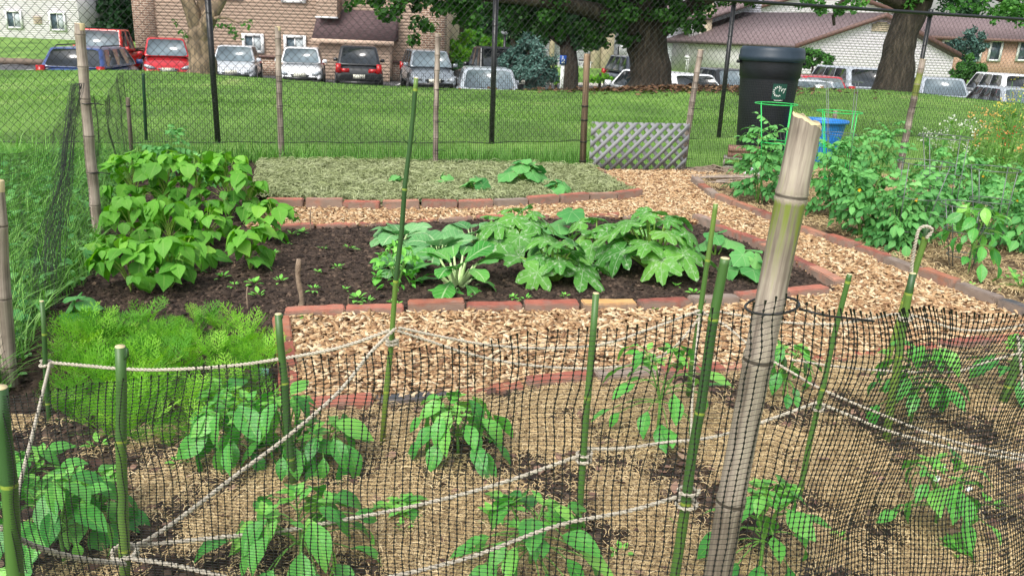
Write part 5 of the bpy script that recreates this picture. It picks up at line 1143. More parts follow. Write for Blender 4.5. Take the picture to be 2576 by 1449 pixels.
# ================================================================ BUILDINGS
LZ = LOT+.07
def shingle(name, a, b, c): return mat(name, [hexc(a), hexc(b), hexc(c)], nscale=5, wr=0, rough=.9, stretch=(1, 1, 4), bump=.3, bscale=40)
m_beige = plain('beige_siding', '#c9b09c', .7); m_whs = plain('white_siding', '#f6eef8', .6); m_grs = plain('grey_siding', '#c9cbd6', .6)
m_roofb = shingle('brown_shingles', '#46383b', '#5a4a4c', '#6d5c5e'); m_roofm = shingle('mauve_shingles', '#5f5153', '#746567', '#887a7c')
m_trim = plain('white_trim', '#e8eaea', .5); m_btrim = plain('brown_trim', '#6b5048', .6); m_tan = plain('tan_stucco', '#c2b39a', .85)
m_glass = mat('window_glass', [hexc('#3a4852'), hexc('#5d6f7a')], nscale=.8, wr=0, rough=.08, spec=.8)
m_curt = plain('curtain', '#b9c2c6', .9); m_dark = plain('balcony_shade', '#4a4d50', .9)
def brickwall(name, cols, mort):
    N = NT(name); g = N.pos(); s_ = N.n('ShaderNodeSeparateXYZ', i0=g); cmb = N.n('ShaderNodeCombineXYZ', i0=N.math('ADD', s_.outputs[0], s_.outputs[1]), i1=s_.outputs[2])
    b = N.n('ShaderNodeTexBrick', Vector=cmb.outputs[0], Color1=(*cols[0], 1), Color2=(*cols[1], 1), Mortar=(*mort, 1), Scale=1.0); b.inputs['Mortar Size'].default_value = .014; b.inputs['Brick Width'].default_value = .30; b.inputs['Row Height'].default_value = .105
    c = N.mix(N.math('MULTIPLY', N.noise(g, 5, 3), .5), b.outputs[0], (*cols[2], 1)); p = N.n('ShaderNodeBsdfPrincipled', Roughness=.9); N.t.links.new(c, p.inputs['Base Color'])
    bp = N.n('ShaderNodeBump', Strength=.6, Distance=.02, Height=b.outputs['Fac']); bp.invert = True; N.t.links.new(bp.outputs[0], p.inputs['Normal']); N.t.links.new(p.outputs[0], N.out.inputs[0]); return N.m
m_brw = brickwall('brown_brick', [hexc('#836250'), hexc('#a28370'), hexc('#8c7464')], hexc('#d8ccba')); m_brr = brickwall('tan_brick', [hexc('#ad8670'), hexc('#bd9880'), hexc('#b08a74')], hexc('#c8b0a0'))
def X_(px, Y, py=100): return at(px, py, Y)[0]
def Z_(py, px, Y): return at(px, py, Y)[2]
def siding(mb, x0, x1, z0, z1, y, p=.15, gable=None):
    z = z0
    while z < z1-.01:
        zt = min(z+p, z1); a, b = x0, x1
        if gable:                          # gable(z) -> x range
            a, b = gable((z+zt)/2)
            if b-a < .1: break
        mb.add([(a, y-.009, z), (b, y-.009, z), (b, y-.002, zt), (a, y-.002, zt), (a, y, z), (b, y, z)], np.array([[0, 1, 2, 3], [4, 5, 1, 0]])); z += p
def window(root, x0, x1, z0, z1, y, fr=.12, mt=None, curtain=False, mull=True, org=None):
    o = np.zeros(3) if org is None else org
    f = MB(); w = x1-x0; h = z1-z0; xm = (x0+x1)/2
    for (cx_, cz, sx, sz) in ((x0-fr/2, (z0+z1)/2, fr, h+2*fr), (x1+fr/2, (z0+z1)/2, fr, h+2*fr), (xm, z0-fr/2, w-.002, fr), (xm, z1+fr/2, w-.002, fr)): f.box((cx_-o[0], y-.06-o[1], cz-o[2]), (sx, .12, sz))
    if mull: f.box((xm-o[0], y-.05-o[1], (z0+z1)/2-o[2]), (.05, .06, h-.002))
    fo_ = f.build('window', mt or m_trim, root, smooth=False)
    g = MB(); g.box((xm-o[0], y-.027-o[1], (z0+z1)/2-o[2]), (w-.004, .01, h-.004)); g.build('pane', m_glass, fo_, smooth=False)
    if curtain: g = MB(); g.box((xm+w*.26-o[0], y-.036-o[1], (z0+z1)/2-o[2]), (w*.4, .006, h*.96)); g.build('curtain', m_curt, fo_, smooth=False)
# --- beige apartment building
Yb = 40.; H0 = Yb
xa, xb, xc, xd = X_(343, Yb), X_(395, Yb), X_(1062, Yb), X_(1118, Yb); zbr = Z_(140, 600, Yb)
bo = np.array([(xa+xd)/2, Yb, LZ]); beige = empty('apartment_building', bo, 0, 'beige clapboard apartment building with brick base and brown entry roof behind the parked cars', 'building')
def bb_(mb): 
    for v in mb.V: v -= bo
    return mb
m = MB(); m.box(((xa+xd)/2, Yb+5.02, LZ+3.6), (xd-xa-.1, 10, 7.2)); siding(m, xb, xc, zbr, 6.0, Yb); bb_(m).build('wall', m_beige, beige, smooth=False)
m = MB(); m.box(((xb+xc)/2, Yb+.02, (LZ-.1+zbr)/2), (xc-xb, .16, zbr-LZ+.1)); bb_(m).build('brick_base', m_brw, beige, smooth=False)
for x0, x1 in ((xa, xb), (xc, xd)): m = MB(); m.box(((x0+x1)/2, Yb+.5, LZ+3.5), (x1-x0, 1.3, 7.2)); bb_(m).build('brick_pier', m_brw, beige, smooth=False)
m = MB(); m.box(((xb+xc)/2, Yb-.1, zbr), (xc-xb-.01, .10, .12)); bb_(m).build('sill_band', m_btrim, beige, smooth=False)
m = MB(); m.faces([(xa-.5, Yb-.6, 5.9), (xd+.5, Yb-.6, 5.9), (xd+.5, Yb+5, 8.6), (xa-.5, Yb+5, 8.6), (xd+.5, Yb+10.6, 5.9), (xa-.5, Yb+10.6, 5.9)], [[0, 1, 2, 3], [3, 2, 4, 5], [0, 5, 4, 1], [0, 3, 5], [1, 4, 2]]); bb_(m).build('roof', m_roofb, beige, smooth=False)
for (p0, p1, q0, q1) in ((618, 658, 92, 126), (722, 764, 96, 130), (720, 768, -42, 0), (560, 610, -50, -8)):
    window(beige, X_(p0, Yb), X_(p1, Yb), Z_(q1, p0, Yb), Z_(q0, p0, Yb), Yb-.02, .14, curtain=True, org=bo)
# entry with pent roof
ex0, ex1 = X_(797, Yb-1.2), X_(985, Yb-1.2); ze = Z_(101, 890, Yb-1.2); zt_ = Z_(26, 890, Yb)
m = MB(); siding(m, ex0+.1, ex1-.1, LZ, ze-.2, Yb-1.2); m.box(((ex0+ex1)/2, Yb-.58, (LZ+ze)/2), (ex1-ex0-.22, 1.2, ze-LZ-.3)); bb_(m).build('entry_wall', m_beige, beige, smooth=False)
m = MB(); m.faces([(ex0-.15, Yb-1.55, ze), (ex1+.15, Yb-1.55, ze), (ex1+.15, Yb-.03, zt_), (ex0-.15, Yb-.03, zt_), (ex0-.15, Yb-.03, ze), (ex1+.15, Yb-.03, ze)], [[0, 1, 2, 3], [0, 3, 4], [1, 5, 2], [0, 4, 5, 1]]); bb_(m).build('entry_roof', m_roofb, beige, smooth=False)
m = MB(); m.box(((ex0+ex1)/2, Yb-1.58, ze-.1), (ex1-ex0+.34, .06, .2)); bb_(m).build('fascia', m_beige, beige, smooth=False)
m = MB(); xu = X_(862, Yb); m.box(((ex0+xu)/2, Yb-.55, (zt_-.4+5.6)/2), (xu-ex0, 1.06, 5.6-zt_+.4)); siding(m, ex0, xu, zt_-.4, 5.6, Yb-1.085); bb_(m).build('upper_bay', m_beige, beige, smooth=False)
m = MB(); m.box(((ex0+xu)/2, Yb-1.13, zt_-.4), (xu-ex0+.1, .06, .08)); bb_(m).build('bay_trim', m_trim, beige, smooth=False)
# --- white house on the left
Yw = 57.; x0, x1 = X_(-140, Yw), X_(199, Yw, 50); zb_ = Z_(97, 150, Yw)-.3; bo = np.array([x1, Yw, zb_]); wh = empty('white_house', bo, 0, 'white clapboard house above the grass bank at the far left', 'house')
m = MB(); m.box(((x0+x1)/2, Yw+4.02, zb_+3), (x1-x0-.02, 8, 6)); siding(m, x0, x1, zb_, zb_+5.9, Yw, .14); bb_(m).build('wall', m_whs, wh, smooth=False)
m = MB(); m.faces([(x0-.4, Yw-.5, zb_+5.8), (x1+.4, Yw-.5, zb_+5.8), (x1+.4, Yw+4, zb_+8), (x0-.4, Yw+4, zb_+8), (x1+.4, Yw+8.6, zb_+5.8), (x0-.4, Yw+8.6, zb_+5.8)], [[0, 1, 2, 3], [3, 2, 4, 5], [0, 5, 4, 1], [0, 3, 5], [1, 4, 2]]); bb_(m).build('roof', m_roofb, wh, smooth=False)
for (p0, p1, q0, q1) in ((28, 60, 32, 68), (136, 168, 36, 74)): window(wh, X_(p0, Yw), X_(p1, Yw), Z_(q1, p0, Yw), Z_(q0, p0, Yw), Yw-.02, .12, curtain=True, org=bo)
m = MB()
for q in range(5): m.box((X_(102, Yw), Yw-.06, Z_(60-q*4, 100, Yw)), (.55, .06, .06))
bb_(m).build('vent', m_tan, wh, smooth=False)
# --- grey apartments in the middle right
Ya = 53.; x0, x1 = X_(1350, Ya), X_(1905, Ya); zb_ = Z_(208, 1600, Ya)-.6; bo = np.array([(x0+x1)/2, Ya, zb_]); ga = empty('grey_apartments', bo, 0, 'grey sided apartment block with balconies and tan piers behind the oak', 'building')
m = MB(); m.box(((x0+x1)/2, Ya+5.02, zb_+4), (x1-x0-.02, 10, 8)); siding(m, x0, x1, zb_, zb_+7.9, Ya, .14); bb_(m).build('wall', m_grs, ga, smooth=False)
for (p0, p1) in ((1490, 1512), (1758, 1786), (1384, 1396)): a, b = X_(p0, Ya-1), X_(p1, Ya-1); m = MB(); m.box(((a+b)/2, Ya-.5, zb_+3.4), (b-a, 1.2, 6.9)); bb_(m).build('pier', m_tan, ga, smooth=False)
a, b = X_(1512, Ya-1), X_(1546, Ya-1); m = MB(); m.box(((a+b)/2+.01, Ya-.45, zb_+3.3), (b-a, 1.0, 6.7)); bb_(m).build('stair_wall', m_tan, ga, smooth=False)
for (p0, p1, q0, q1) in ((1724, 1756, 50, 100), (1724, 1756, 112, 140), (1724, 1756, 152, 185), (1556, 1580, 118, 144), (1605, 1650, 100, 140), (1405, 1425, 150, 185), (1460, 1486, 150, 190), (1560, 1590, 156, 190)):
    a, b = X_(p0, Ya), X_(p1, Ya); z0, z1 = Z_(q1, p0, Ya), Z_(q0, p0, Ya); m = MB(); m.box(((a+b)/2, Ya-.03, (z0+z1)/2), (b-a, .03, z1-z0)); bal = bb_(m).build('balcony_shade_panel', m_dark, ga, smooth=False)  # thin dark panel: the shade of the recess is put into its colour
    m = MB(); m.box(((a+b)/2, Ya-.6, z0-.08), (b-a+.2, 1.1, .14)); m.box(((a+b)/2, Ya-1.12, z0+.85), (b-a+.2, .06, .06))
    for q in range(9): m.box((a+(b-a)*q/8, Ya-1.12, z0+.41), (.03, .03, .84))
    bb_(m).build('railing', m_trim, bal, smooth=False)
# rake roof over the left part
m = MB(); P4 = [at(1700, 42, Ya-1.3), at(1786, 40, Ya-1.3), at(1900, 2, Ya-1.3), at(1890, -60, Ya+4), at(1600, -60, Ya+4)]; m.faces([tuple(p) for p in P4]+[tuple(p-[0, 0, .25]) for p in P4], [[0, 1, 2, 3, 4], [9, 8, 7, 6, 5], [0, 5, 6, 1], [1, 6, 7, 2]]); bb_(m).build('roof', m_roofm, ga, smooth=False)
def gable_house(name, label, apex, le, re, base_py, Y, back, wallm, roofm, over=.35, sid=.14, wins=(), depth_dir=(0, 1, 0), cat='house'):
    A, Lp, Rp = at(*apex, Y), at(*le, Y), at(*re, Y); zb_ = at(apex[0], base_py, Y)[2]; bo = np.array([A[0], Y, zb_]); root = empty(name, bo, 0, label, cat); dd = np.array(depth_dir, float)*back
    def gf(z):
        fl = (A[2]-z)/(A[2]-Lp[2]); fr = (A[2]-z)/(A[2]-Rp[2]); return A[0]+(Lp[0]-A[0])*min(1, fl), A[0]+(Rp[0]-A[0])*min(1, fr)
    m = MB(); siding(m, 0, 0, zb_, A[2], Y, sid, gf)
    zl = min(Lp[2], Rp[2]); f = [(Lp[0], Y+.01, zb_), (Rp[0], Y+.01, zb_), (Rp[0], Y+.01, Rp[2]), (A[0], Y+.01, A[2]), (Lp[0], Y+.01, Lp[2])]; g = [tuple(np.array(p)+dd) for p in f]
    m.faces(f+g, [[0, 1, 2, 3, 4], [9, 8, 7, 6, 5], [0, 5, 6, 1], [1, 6, 7, 2], [4, 9, 5, 0]]); bb_2(m, bo).build('wall', wallm, root, smooth=False)
    for k, (s0, s1) in enumerate(((A, Lp), (A, Rp))):
        e = s1+(s1-s0)*.05; o_ = np.array([0, -over, .03]); V = [s0+o_, e+o_, e+o_+dd, s0+o_+dd]; V = [tuple(v) for v in V]+[tuple(np.array(v)+[0, 0, .22]) for v in V]
        m = MB(); m.faces(V, [[0, 3, 2, 1], [4, 5, 6, 7], [0, 1, 5, 4], [1, 2, 6, 5], [2, 3, 7, 6], [3, 0, 4, 7]]); bb_2(m, bo).build('roof', roofm, root, smooth=False)
    for k, s1 in enumerate((Lp, Rp)):
        e = s1+(s1-A)*.05; m = MB(); o_ = np.array([0, -over-.012, 0]); V = [A+o_, e+o_, e+o_+[0, 0, .26], A+o_+[0, 0, .26]]; V = V+[v-np.array([0, .03, 0]) for v in V]; m.faces([tuple(v) for v in V], [[3, 2, 1, 0], [4, 5, 6, 7], [0, 1, 5, 4], [2, 3, 7, 6], [1, 2, 6, 5]]); bb_2(m, bo).build('rake_board', m_btrim, root, smooth=False)
    return root, bo
def bb_2(mb, bo):
    mb.V = [v-bo for v in mb.V]; return mb
r1, _ = gable_house('white_gable_house', 'tall white sided house with wide gable rising behind the smaller gabled one', (2085, -26), (1775, 60), (2400, 90), 205, 62., 12, m_whs, m_roofm)
r2, bo2 = gable_house('low_gable_house', 'low white sided building with brown edged gable behind the right oak', (2222, 46), (2004, 120), (2400, 142), 215, 46., 9.5, m_whs, m_roofm, depth_dir=(-.62, .78, 0))
m = MB(); a, b = X_(2188, 46.), X_(2233, 46.)
for q in range(5): m.box(((a+b)/2, 45.95, Z_(78-q*5, 2210, 46.)), ((b-a)*(1 if q < 4 else .6), .05, .09))
bb_2(m, bo2).build('gable_vent', m_tan, r2, smooth=False)
Yr = 56.; x0, x1 = X_(2352, Yr), X_(2800, Yr); ze = Z_(97, 2450, Yr); zr = Z_(42, 2450, Yr+5); zb_ = Z_(190, 2450, Yr)-.4; bo = np.array([(x0+x1)/2, Yr, zb_]); br = empty('brick_house', bo, 0, 'tan brick house with mauve roof and white framed windows at the far right', 'house')
m = MB(); m.box(((x0+x1)/2, Yr+5, (zb_+ze)/2), (x1-x0, 10, ze-zb_)); bb_2(m, bo).build('wall', m_brr, br, smooth=False)
m = MB(); m.faces([(x0-.6, Yr-.5, ze), (x1+.5, Yr-.5, ze), (x1+.5, Yr+5, zr), (x0-.6, Yr+5, zr), (x1+.5, Yr+10.5, ze), (x0-.6, Yr+10.5, ze)], [[0, 1, 2, 3], [3, 2, 4, 5], [0, 5, 4, 1], [0, 3, 5], [1, 4, 2]]); bb_2(m, bo).build('roof', m_roofm, br, smooth=False)
m = MB(); m.box(((x0+x1)/2, Yr-.53, ze-.06), (x1-x0+1.1, .06, .2)); bb_2(m, bo).build('gutter', m_btrim, br, smooth=False)
for (p0, p1) in ((2375, 2395), (2440, 2470), (2496, 2520), (2568, 2592)): window(br, X_(p0, Yr), X_(p1, Yr), Z_(150, p0, Yr), Z_(106, p0, Yr), Yr-.02, .13, org=bo, mull=False)
# wooden guard rail
m_rail = plain('weathered_rail', '#7d6f62', .9); Yg = 40.; a = at(-60, 147, Yg); b = at(160, 153, Yg); root = empty('guard_rail', a, 0, 'weathered wooden guard rail along the lot at the far left', 'rail')
m = MB(); m.box(((b-a)/2+[0, 0, -.1]), (b[0]-a[0], .12, .28)); m.build('beam', m_rail, root, smooth=False)
for q in range(4): m = MB(); m.box((b-a)*(q+.2)/4+[0, .12, -.3], (.15, .15, .7)); m.build('post', m_rail, root, smooth=False)
# ================================================================ CARS
import bmesh
m_tyre = plain('tyre', (.02, .02, .022), .8); m_rim = plain('rim', '#9a9da2', .35, metal=.8); m_cg = mat('car_glass', [hexc('#4a585f'), hexc('#7b8b92')], nscale=1.2, wr=0, rough=.06, spec=1.0)  # pale tone of car_glass paints the reflected sky into the windshields
m_cgd = mat('car_glass_dark', [hexc('#14181b'), hexc('#2b3236')], nscale=1.5, wr=0, rough=.06, spec=1.0)
m_tl = plain('tail_lamp', '#b01a1c', .25); m_hl = plain('head_lamp', '#a8b0b6', .12, coat=.5); m_grl = plain('grille_black', '#15171a', .4); m_chr = plain('chrome', '#c8ccd0', .2, metal=.9); m_plate = plain('licence_plate', '#d9d9c8', .5)
def paint(name, c): return mat(name, [tuple(x*.92 for x in hexc(c)), hexc(c)], nscale=2, wr=0, rough=.28, spec=.5, coat=.6)
PA = {k: paint('paint_'+k, c) for k, c in dict(red='#b8232b', pickup_red='#c8281e', white='#f2f4f6', pearl='#c9ced3', silver='#a4acb4', grey='#7d868e', black='#15171b', blue='#33487c', navy='#26303e').items()}
def bevel_mesh(name, V, F, off, seg, mt, parent):
    bm = bmesh.new(); vs = [bm.verts.new(v) for v in V]
    for f in F: bm.faces.new([vs[i] for i in f])
    bmesh.ops.recalc_face_normals(bm, faces=bm.faces[:]); bmesh.ops.bevel(bm, geom=bm.edges[:], offset=off, segments=seg, affect='EDGES', profile=.6)
    me = bpy.data.meshes.new(name); bm.to_mesh(me); bm.free(); 
    for p in me.polygons: p.use_smooth = True
    me.materials.append(mt); o = bpy.data.objects.new(name, me); COL.objects.link(o); o.parent = parent; return o
def quadpatch(name, c4, inset, lift, mt, parent, th=.0, rnd=True):
    c4 = np.array(c4, float); c = c4.mean(0); q = c4+(c-c4)*0; n = np.cross(c4[1]-c4[0], c4[3]-c4[0]); n /= np.linalg.norm(n)
    if n@(c-np.array([0, 0, .7])) < 0: n = -n
    u0, u1, v0, v1 = inset
    def bl(u, v): return (c4[0]*(1-u)*(1-v)+c4[1]*u*(1-v)+c4[2]*u*v+c4[3]*(1-u)*v)+n*lift
    r_ = .12; pts = []
    for (uc, vc, a0) in ((u1-r_*(u1-u0), v1-r_*(v1-v0), 0), (u0+r_*(u1-u0), v1-r_*(v1-v0), 90), (u0+r_*(u1-u0), v0+r_*(v1-v0), 180), (u1-r_*(u1-u0), v0+r_*(v1-v0), 270)):
        for k in range(4): a = R(a0+k*30); pts.append((uc+math.cos(a)*r_*(u1-u0), vc+math.sin(a)*r_*(v1-v0)))
    V = [bl(*p) for p in pts]; N_ = len(V); V2 = [v-n*.02 for v in V]; m = MB(); m.faces([tuple(v) for v in V+V2], [list(range(N_))]+[[k, (k+1) % N_, (k+1) % N_+N_, k+N_] for k in range(N_)]); return m.build(name, mt, parent, smooth=False)
def car(label, color, px, py, D, yaw=0, kind='suv', facing='front', L=4.5, W=1.82, H=1.65, glass=None, zoff=0, rails=False, group='parked cars', lights=True):
    X0 = at(px, py, D)[0]; yaw = yaw-math.degrees(math.atan((px-1288)/FPX)); z0 = HTf(X0, D)
    root = empty('parked_car' if kind != 'pickup' else 'pickup_truck', (X0, D, z0+zoff), R(-90 if facing == 'front' else 90)+R(yaw), label, 'car' if kind != 'pickup' else 'pickup truck', group)
    hw = W/2; gl = m_cgd if glass == 'dark' else m_cg; zc = .24
    S = dict(suv=(.98, .30, .50, -.36, -.47, .93), sedan=(.86, .22, .42, -.26, -.40, .86), hatch=(.92, .24, .44, -.36, -.47, .90), pickup=(1.12, .10, .22, -.12, -.18, 1.05))[kind]
    belt, xcb, hood_x, x2, x3, hz = S; xc0 = xcb*L; x1 = xc0-(.55 if kind != 'pickup' else .35); x2 = x2*L; x3 = x3*L
    xf_, xr = L/2, -L/2; hzf = hz-.16
    # lower body: side profile lofted across, tapering at nose and tail
    tops = dict(zip(('x', 'z'), ([xr, xr+.06, xr+.3, xc0-.2, xc0+.05, xf_-.9, xf_-.35, xf_-.08, xf_], [belt-.30, belt-.07, belt, belt, belt-.01, hz-.05, hzf-.02, hzf-.16, hzf-.36])))
    xs_ = np.array([xr, xr+.03, xr+.1, xr+.25, xr+.5, -L*.25, 0, xc0-.1, xc0+.1, xf_-1.0, xf_-.6, xf_-.35, xf_-.18, xf_-.07, xf_]); top = np.interp(xs_, tops['x'], tops['z'])
    wx = hw*(1-.10*np.clip((np.abs(xs_)-L*.30)/(L*.20), 0, 1)**2.2)*np.where(np.abs(xs_) > L/2-.02, .93, 1); bot = zc+.10*np.clip((np.abs(xs_)-L*.40)/(L*.10), 0, 1)
    th = np.linspace(-PI/2, PI*1.5, 29)[:-1]; ce = np.sign(np.cos(th))*np.abs(np.cos(th))**.42; se_ = np.sign(np.sin(th))*np.abs(np.sin(th))**.50
    yy_ = wx[:, None]*ce[None]*(1-.07*np.clip(se_, 0, 1))[None]; zz_ = (top+bot)[:, None]/2+(top-bot)[:, None]/2*se_[None]+.0
    V = np.stack([np.broadcast_to(xs_[:, None], yy_.shape), yy_, zz_], -1).reshape(-1, 3); nn = 28; i_ = np.arange(len(xs_)-1)[:, None]; j_ = np.arange(nn)[None]; j2 = (j_+1) % nn
    m = MB(); m.add(V, [np.stack([i_*nn+j_, i_*nn+j2, (i_+1)*nn+j2, (i_+1)*nn+j_], -1).reshape(-1, 4), np.array([list(range(nn))[::-1]]), np.array([list(range((len(xs_)-1)*nn, len(xs_)*nn))])]); m.build('body', PA[color], root)
    tw = hw*.74 if kind != 'pickup' else hw*.80; bw = hw*.93; zb = belt-.03; C = [(xc0, bw), (x1, tw), (x2, tw), (x3, bw)]
    Vc = [(xc0, -bw, zb), (xc0, bw, zb), (x3, bw, zb), (x3, -bw, zb), (x1, -tw, H), (x1, tw, H), (x2, tw, H), (x2, -tw, H)]
    bevel_mesh('cabin', Vc, [[0, 1, 5, 4], [1, 2, 6, 5], [2, 3, 7, 6], [3, 0, 4, 7], [4, 5, 6, 7], [3, 2, 1, 0]], .12 if kind != 'pickup' else .06, 4, PA[color], root)
    quadpatch('windshield', [Vc[0], Vc[1], Vc[5], Vc[4]], (.045, .955, .06, .93), .006, gl, root)
    quadpatch('rear_window', [Vc[3], Vc[2], Vc[6], Vc[7]], (.07, .93, .10, .92), .006, m_cgd if glass == 'dark' or kind in ('suv', 'hatch') else gl, root)
    for s_, (i0, i1, i2, i3) in ((1, (2, 1, 5, 6)), (-1, (3, 0, 4, 7))):
        q4 = [Vc[i0], Vc[i1], Vc[i2], Vc[i3]]
        for (u0, u1) in ((.07, .36), (.375, .645), (.66, .94)) if kind != 'pickup' else ((.1, .46), (.54, .88)): quadpatch('side_window', q4, (u0, u1, .12, .92), .006, m_cgd, root)
    for xw in (L*.30, -L*.29):
        for s_ in (-1, 1):
            m = MB(); rw = .34 if kind != 'pickup' else .42; yy = s_*(hw-.10); c = lambda r, y: [(xw+r*math.cos(a), y, rw+r*math.sin(a)) for a in np.linspace(0, 2*PI, 21)[:-1]]
            m.tube([(xw, yy-.11, rw), (xw, yy-.09, rw), (xw, yy+.09, rw), (xw, yy+.11, rw)], [rw*.9, rw, rw, rw*.9], 20); w = m.build('wheel', m_tyre, root)
            m = MB(); ys_ = yy+s_*.112; m.tube([(xw, ys_, rw), (xw, ys_+s_*.012, rw)], [rw*.62, rw*.5], 10); m.build('rim', m_rim, w)
            m = MB(); th = np.linspace(-.2, PI+.2, 15); m.tube(np.column_stack([xw+(rw+.05)*np.cos(th), np.full(15, s_*(hw-.015)), rw+(rw+.05)*np.sin(th)]), .03, 5); m.build('wheel_arch', m_grl, root)
    for s_ in (-1, 1):
        m = MB(); m.box((xc0-.25, s_*(hw+.06), belt+.08), (.12, .2, .14), taper=.8); m.build('mirror', PA[color], root)
        m = MB(); yl = s_*hw*.72; m.tube([(xf_-.02, yl-s_*hw*.20, hzf-.22), (xf_-.05, yl, hzf-.19), (xf_-.16, yl+s_*hw*.15, hzf-.15), (xf_-.30, yl+s_*hw*.20, hzf-.11)], [.03, .075, .07, .02], 8); m.build('headlight', m_hl, root)
        m = MB()
        if kind in ('suv', 'hatch', 'pickup'): m.box((xr+.05, s_*hw*.84, belt-.12), (.2, .22, .34), taper=.85); m.box((xr+.02, s_*hw*.58, belt-.2), (.1, .34, .14))
        else: m.box((xr+.06, s_*hw*.70, belt-.17), (.22, .46, .16), taper=.85)
        m.build('taillight', m_tl, root)
    m = MB()
    for q in range(4): m.box((xf_+.0, 0, hzf-.24-.06*q), (.05, hw*(.80-.12*q), .034))
    g = m.build('grille', m_grl if color not in ('red', 'silver') else m_chr, root, smooth=False)
    m = MB(); m.box((xf_-.02, 0, zc+.12), (.12, hw*1.5, .12)); m.build('bumper', m_grl, root, smooth=False); m = MB(); m.box((xr+.02, 0, zc+.08), (.12, hw*1.6, .14)); m.build('bumper', m_grl, root, smooth=False)
    m = MB(); m.box((xf_+.025, 0, zc+.26), (.02, .46, .14)); m.build('licence_plate', m_plate, root, smooth=False); m = MB(); m.box((xr-.01, 0, belt-.42), (.03, .46, .15)); m.build('licence_plate', m_plate, root, smooth=False)
    if rails:
        for s_ in (-1, 1): m = MB(); m.tube([(x1-.2, s_*tw*.88, H+.0), (x1-.3, s_*tw*.88, H+.05), (x2+.3, s_*tw*.88, H+.05), (x2+.2, s_*tw*.88, H)], .018, 6); m.build('roof_rail', m_grl, root)
    if kind == 'pickup':
        m = MB(); m.box(((xr+x3)/2, 0, belt+.035), (abs(xr-x3)-.25, hw*1.6, .03)); m.build('bed_cover', m_grl, root, smooth=False)
        m = MB()
        for q in range(9): m.box(((x1+x2)/2, (q-4)*tw*.22, H+.012), (abs(x1-x2)*.9, .03, .03))
        m.build('roof_rack', m_grl, root, smooth=False)
    return root
def HTf(x, y): return LZ if 21.5 < y < 42.5 else float(HT(x, y))
car('tall red pickup truck with black roof rack behind the blue car', 'pickup_red', 262, 110, 33.5, -24, 'pickup', 'front', 5.3, 1.9, 1.92)
car('blue car with black spoiler and rear window, low behind the lawn crest at the left', 'blue', 240, 150, 25.0, -17, 'suv', 'back', 4.5, 1.84, 1.50, 'dark', rails=True)
car('red crossover with chrome grille parked left of the forked tree', 'red', 419, 130, 34.5, 0, 'suv', 'front', 4.6, 1.86, 1.66)
car('pearl white sedan parked just right of the forked tree', 'pearl', 595, 150, 34.8, -6, 'sedan', 'front', 4.5, 1.8, 1.46)
car('small bright white compact car facing the lawn', 'white', 760, 155, 34.6, -3, 'hatch', 'front', 4.2, 1.76, 1.5)
car('black crossover parked with its red tail lamps to the lawn', 'black', 903, 155, 34.2, 0, 'suv', 'back', 4.6, 1.84, 1.68, 'dark')
car('grey green sedan at the corner of the beige building', 'grey', 1074, 160, 34.4, 8, 'suv', 'front', 4.7, 1.88, 1.6)
car('silver coupe of which only roof and rear window show above the lawn', 'silver', 1222, 190, 24.4, 4, 'sedan', 'back', 4.5, 1.82, 1.40)
car('black pickup truck behind the silver coupe', 'black', 1240, 170, 32.5, 22, 'pickup', 'back', 5.3, 1.92, 1.85, 'dark')
car('dark blue crossover left of the big oak trunk', 'navy', 1600, 165, 36.5, 20, 'suv', 'front', 4.5, 1.84, 1.66, 'dark')
car('white car behind the big oak trunk, windows showing on both sides', 'white', 1655, 190, 24.6, 35, 'suv', 'back', 4.8, 1.86, 1.48)
car('dark sedan with red tail lamps just left of the black bin', 'black', 1812, 185, 31, 24, 'sedan', 'back', 4.8, 1.84, 1.46)
car('pale sedan half hidden behind the black bin', 'pearl', 1995, 200, 25.2, 24, 'sedan', 'back', 4.6, 1.8, 1.42)
car('silver crossover parked between the bin and the right oak', 'silver', 2120, 180, 32.5, 30, 'suv', 'back', 4.6, 1.84, 1.68)
car('silver sedan with red tail lamps right of the right oak', 'silver', 2352, 200, 31, 14, 'sedan', 'back', 4.8, 1.84, 1.46)
car('white crossover cut by the right edge', 'white', 2520, 200, 32.5, 26, 'suv', 'back', 4.5, 1.82, 1.66)
car('low silver car roof in front of the white crossover at the right edge', 'silver', 2530, 215, 25.8, 28, 'sedan', 'back', 4.5, 1.8, 1.40)
car('red car mostly hidden behind the bin', 'red', 2040, 195, 28.8, 20, 'sedan', 'back', 4.4, 1.78, 1.42)
# ================================================================ TREES AND SHRUBS
m_bark = mat('bark', [hexc('#1d1a16'), hexc('#38322b'), hexc('#5c5348')], nscale=7, wr=.1, rough=.95, stretch=(2.2, 2.2, .4), bump=1.0, bscale=14, contrast=2)
m_barkl = mat('peeling_bark', [hexc('#463b32'), hexc('#6e6052'), hexc('#96826c'), hexc('#776e62')], nscale=5, wr=.1, rough=.95, stretch=(2, 2, .5), bump=1.0, bscale=12, contrast=2)
def lmat(n, a, b, c, d, tr=.25): return mat(n, [hexc(a), hexc(b), hexc(c), hexc(d)], nscale=.9, wr=.6, rough=.6, trans=tr, contrast=1.8)
m_lf = lmat('oak_leaf', '#16300f', '#254a17', '#376623', '#568a32'); m_lb = lmat('bright_leaf', '#3f7a22', '#5f9c2c', '#83bd3c', '#a8d455'); m_ld = lmat('dark_leaf', '#122416', '#1c3720', '#2b4f2c', '#436a3c'); m_ls = lmat('spruce_needle', '#20382f', '#38574e', '#52766c', '#7b9c92', .05); m_lm = lmat('mid_leaf', '#23491e', '#37672a', '#528a3a', '#76a850')
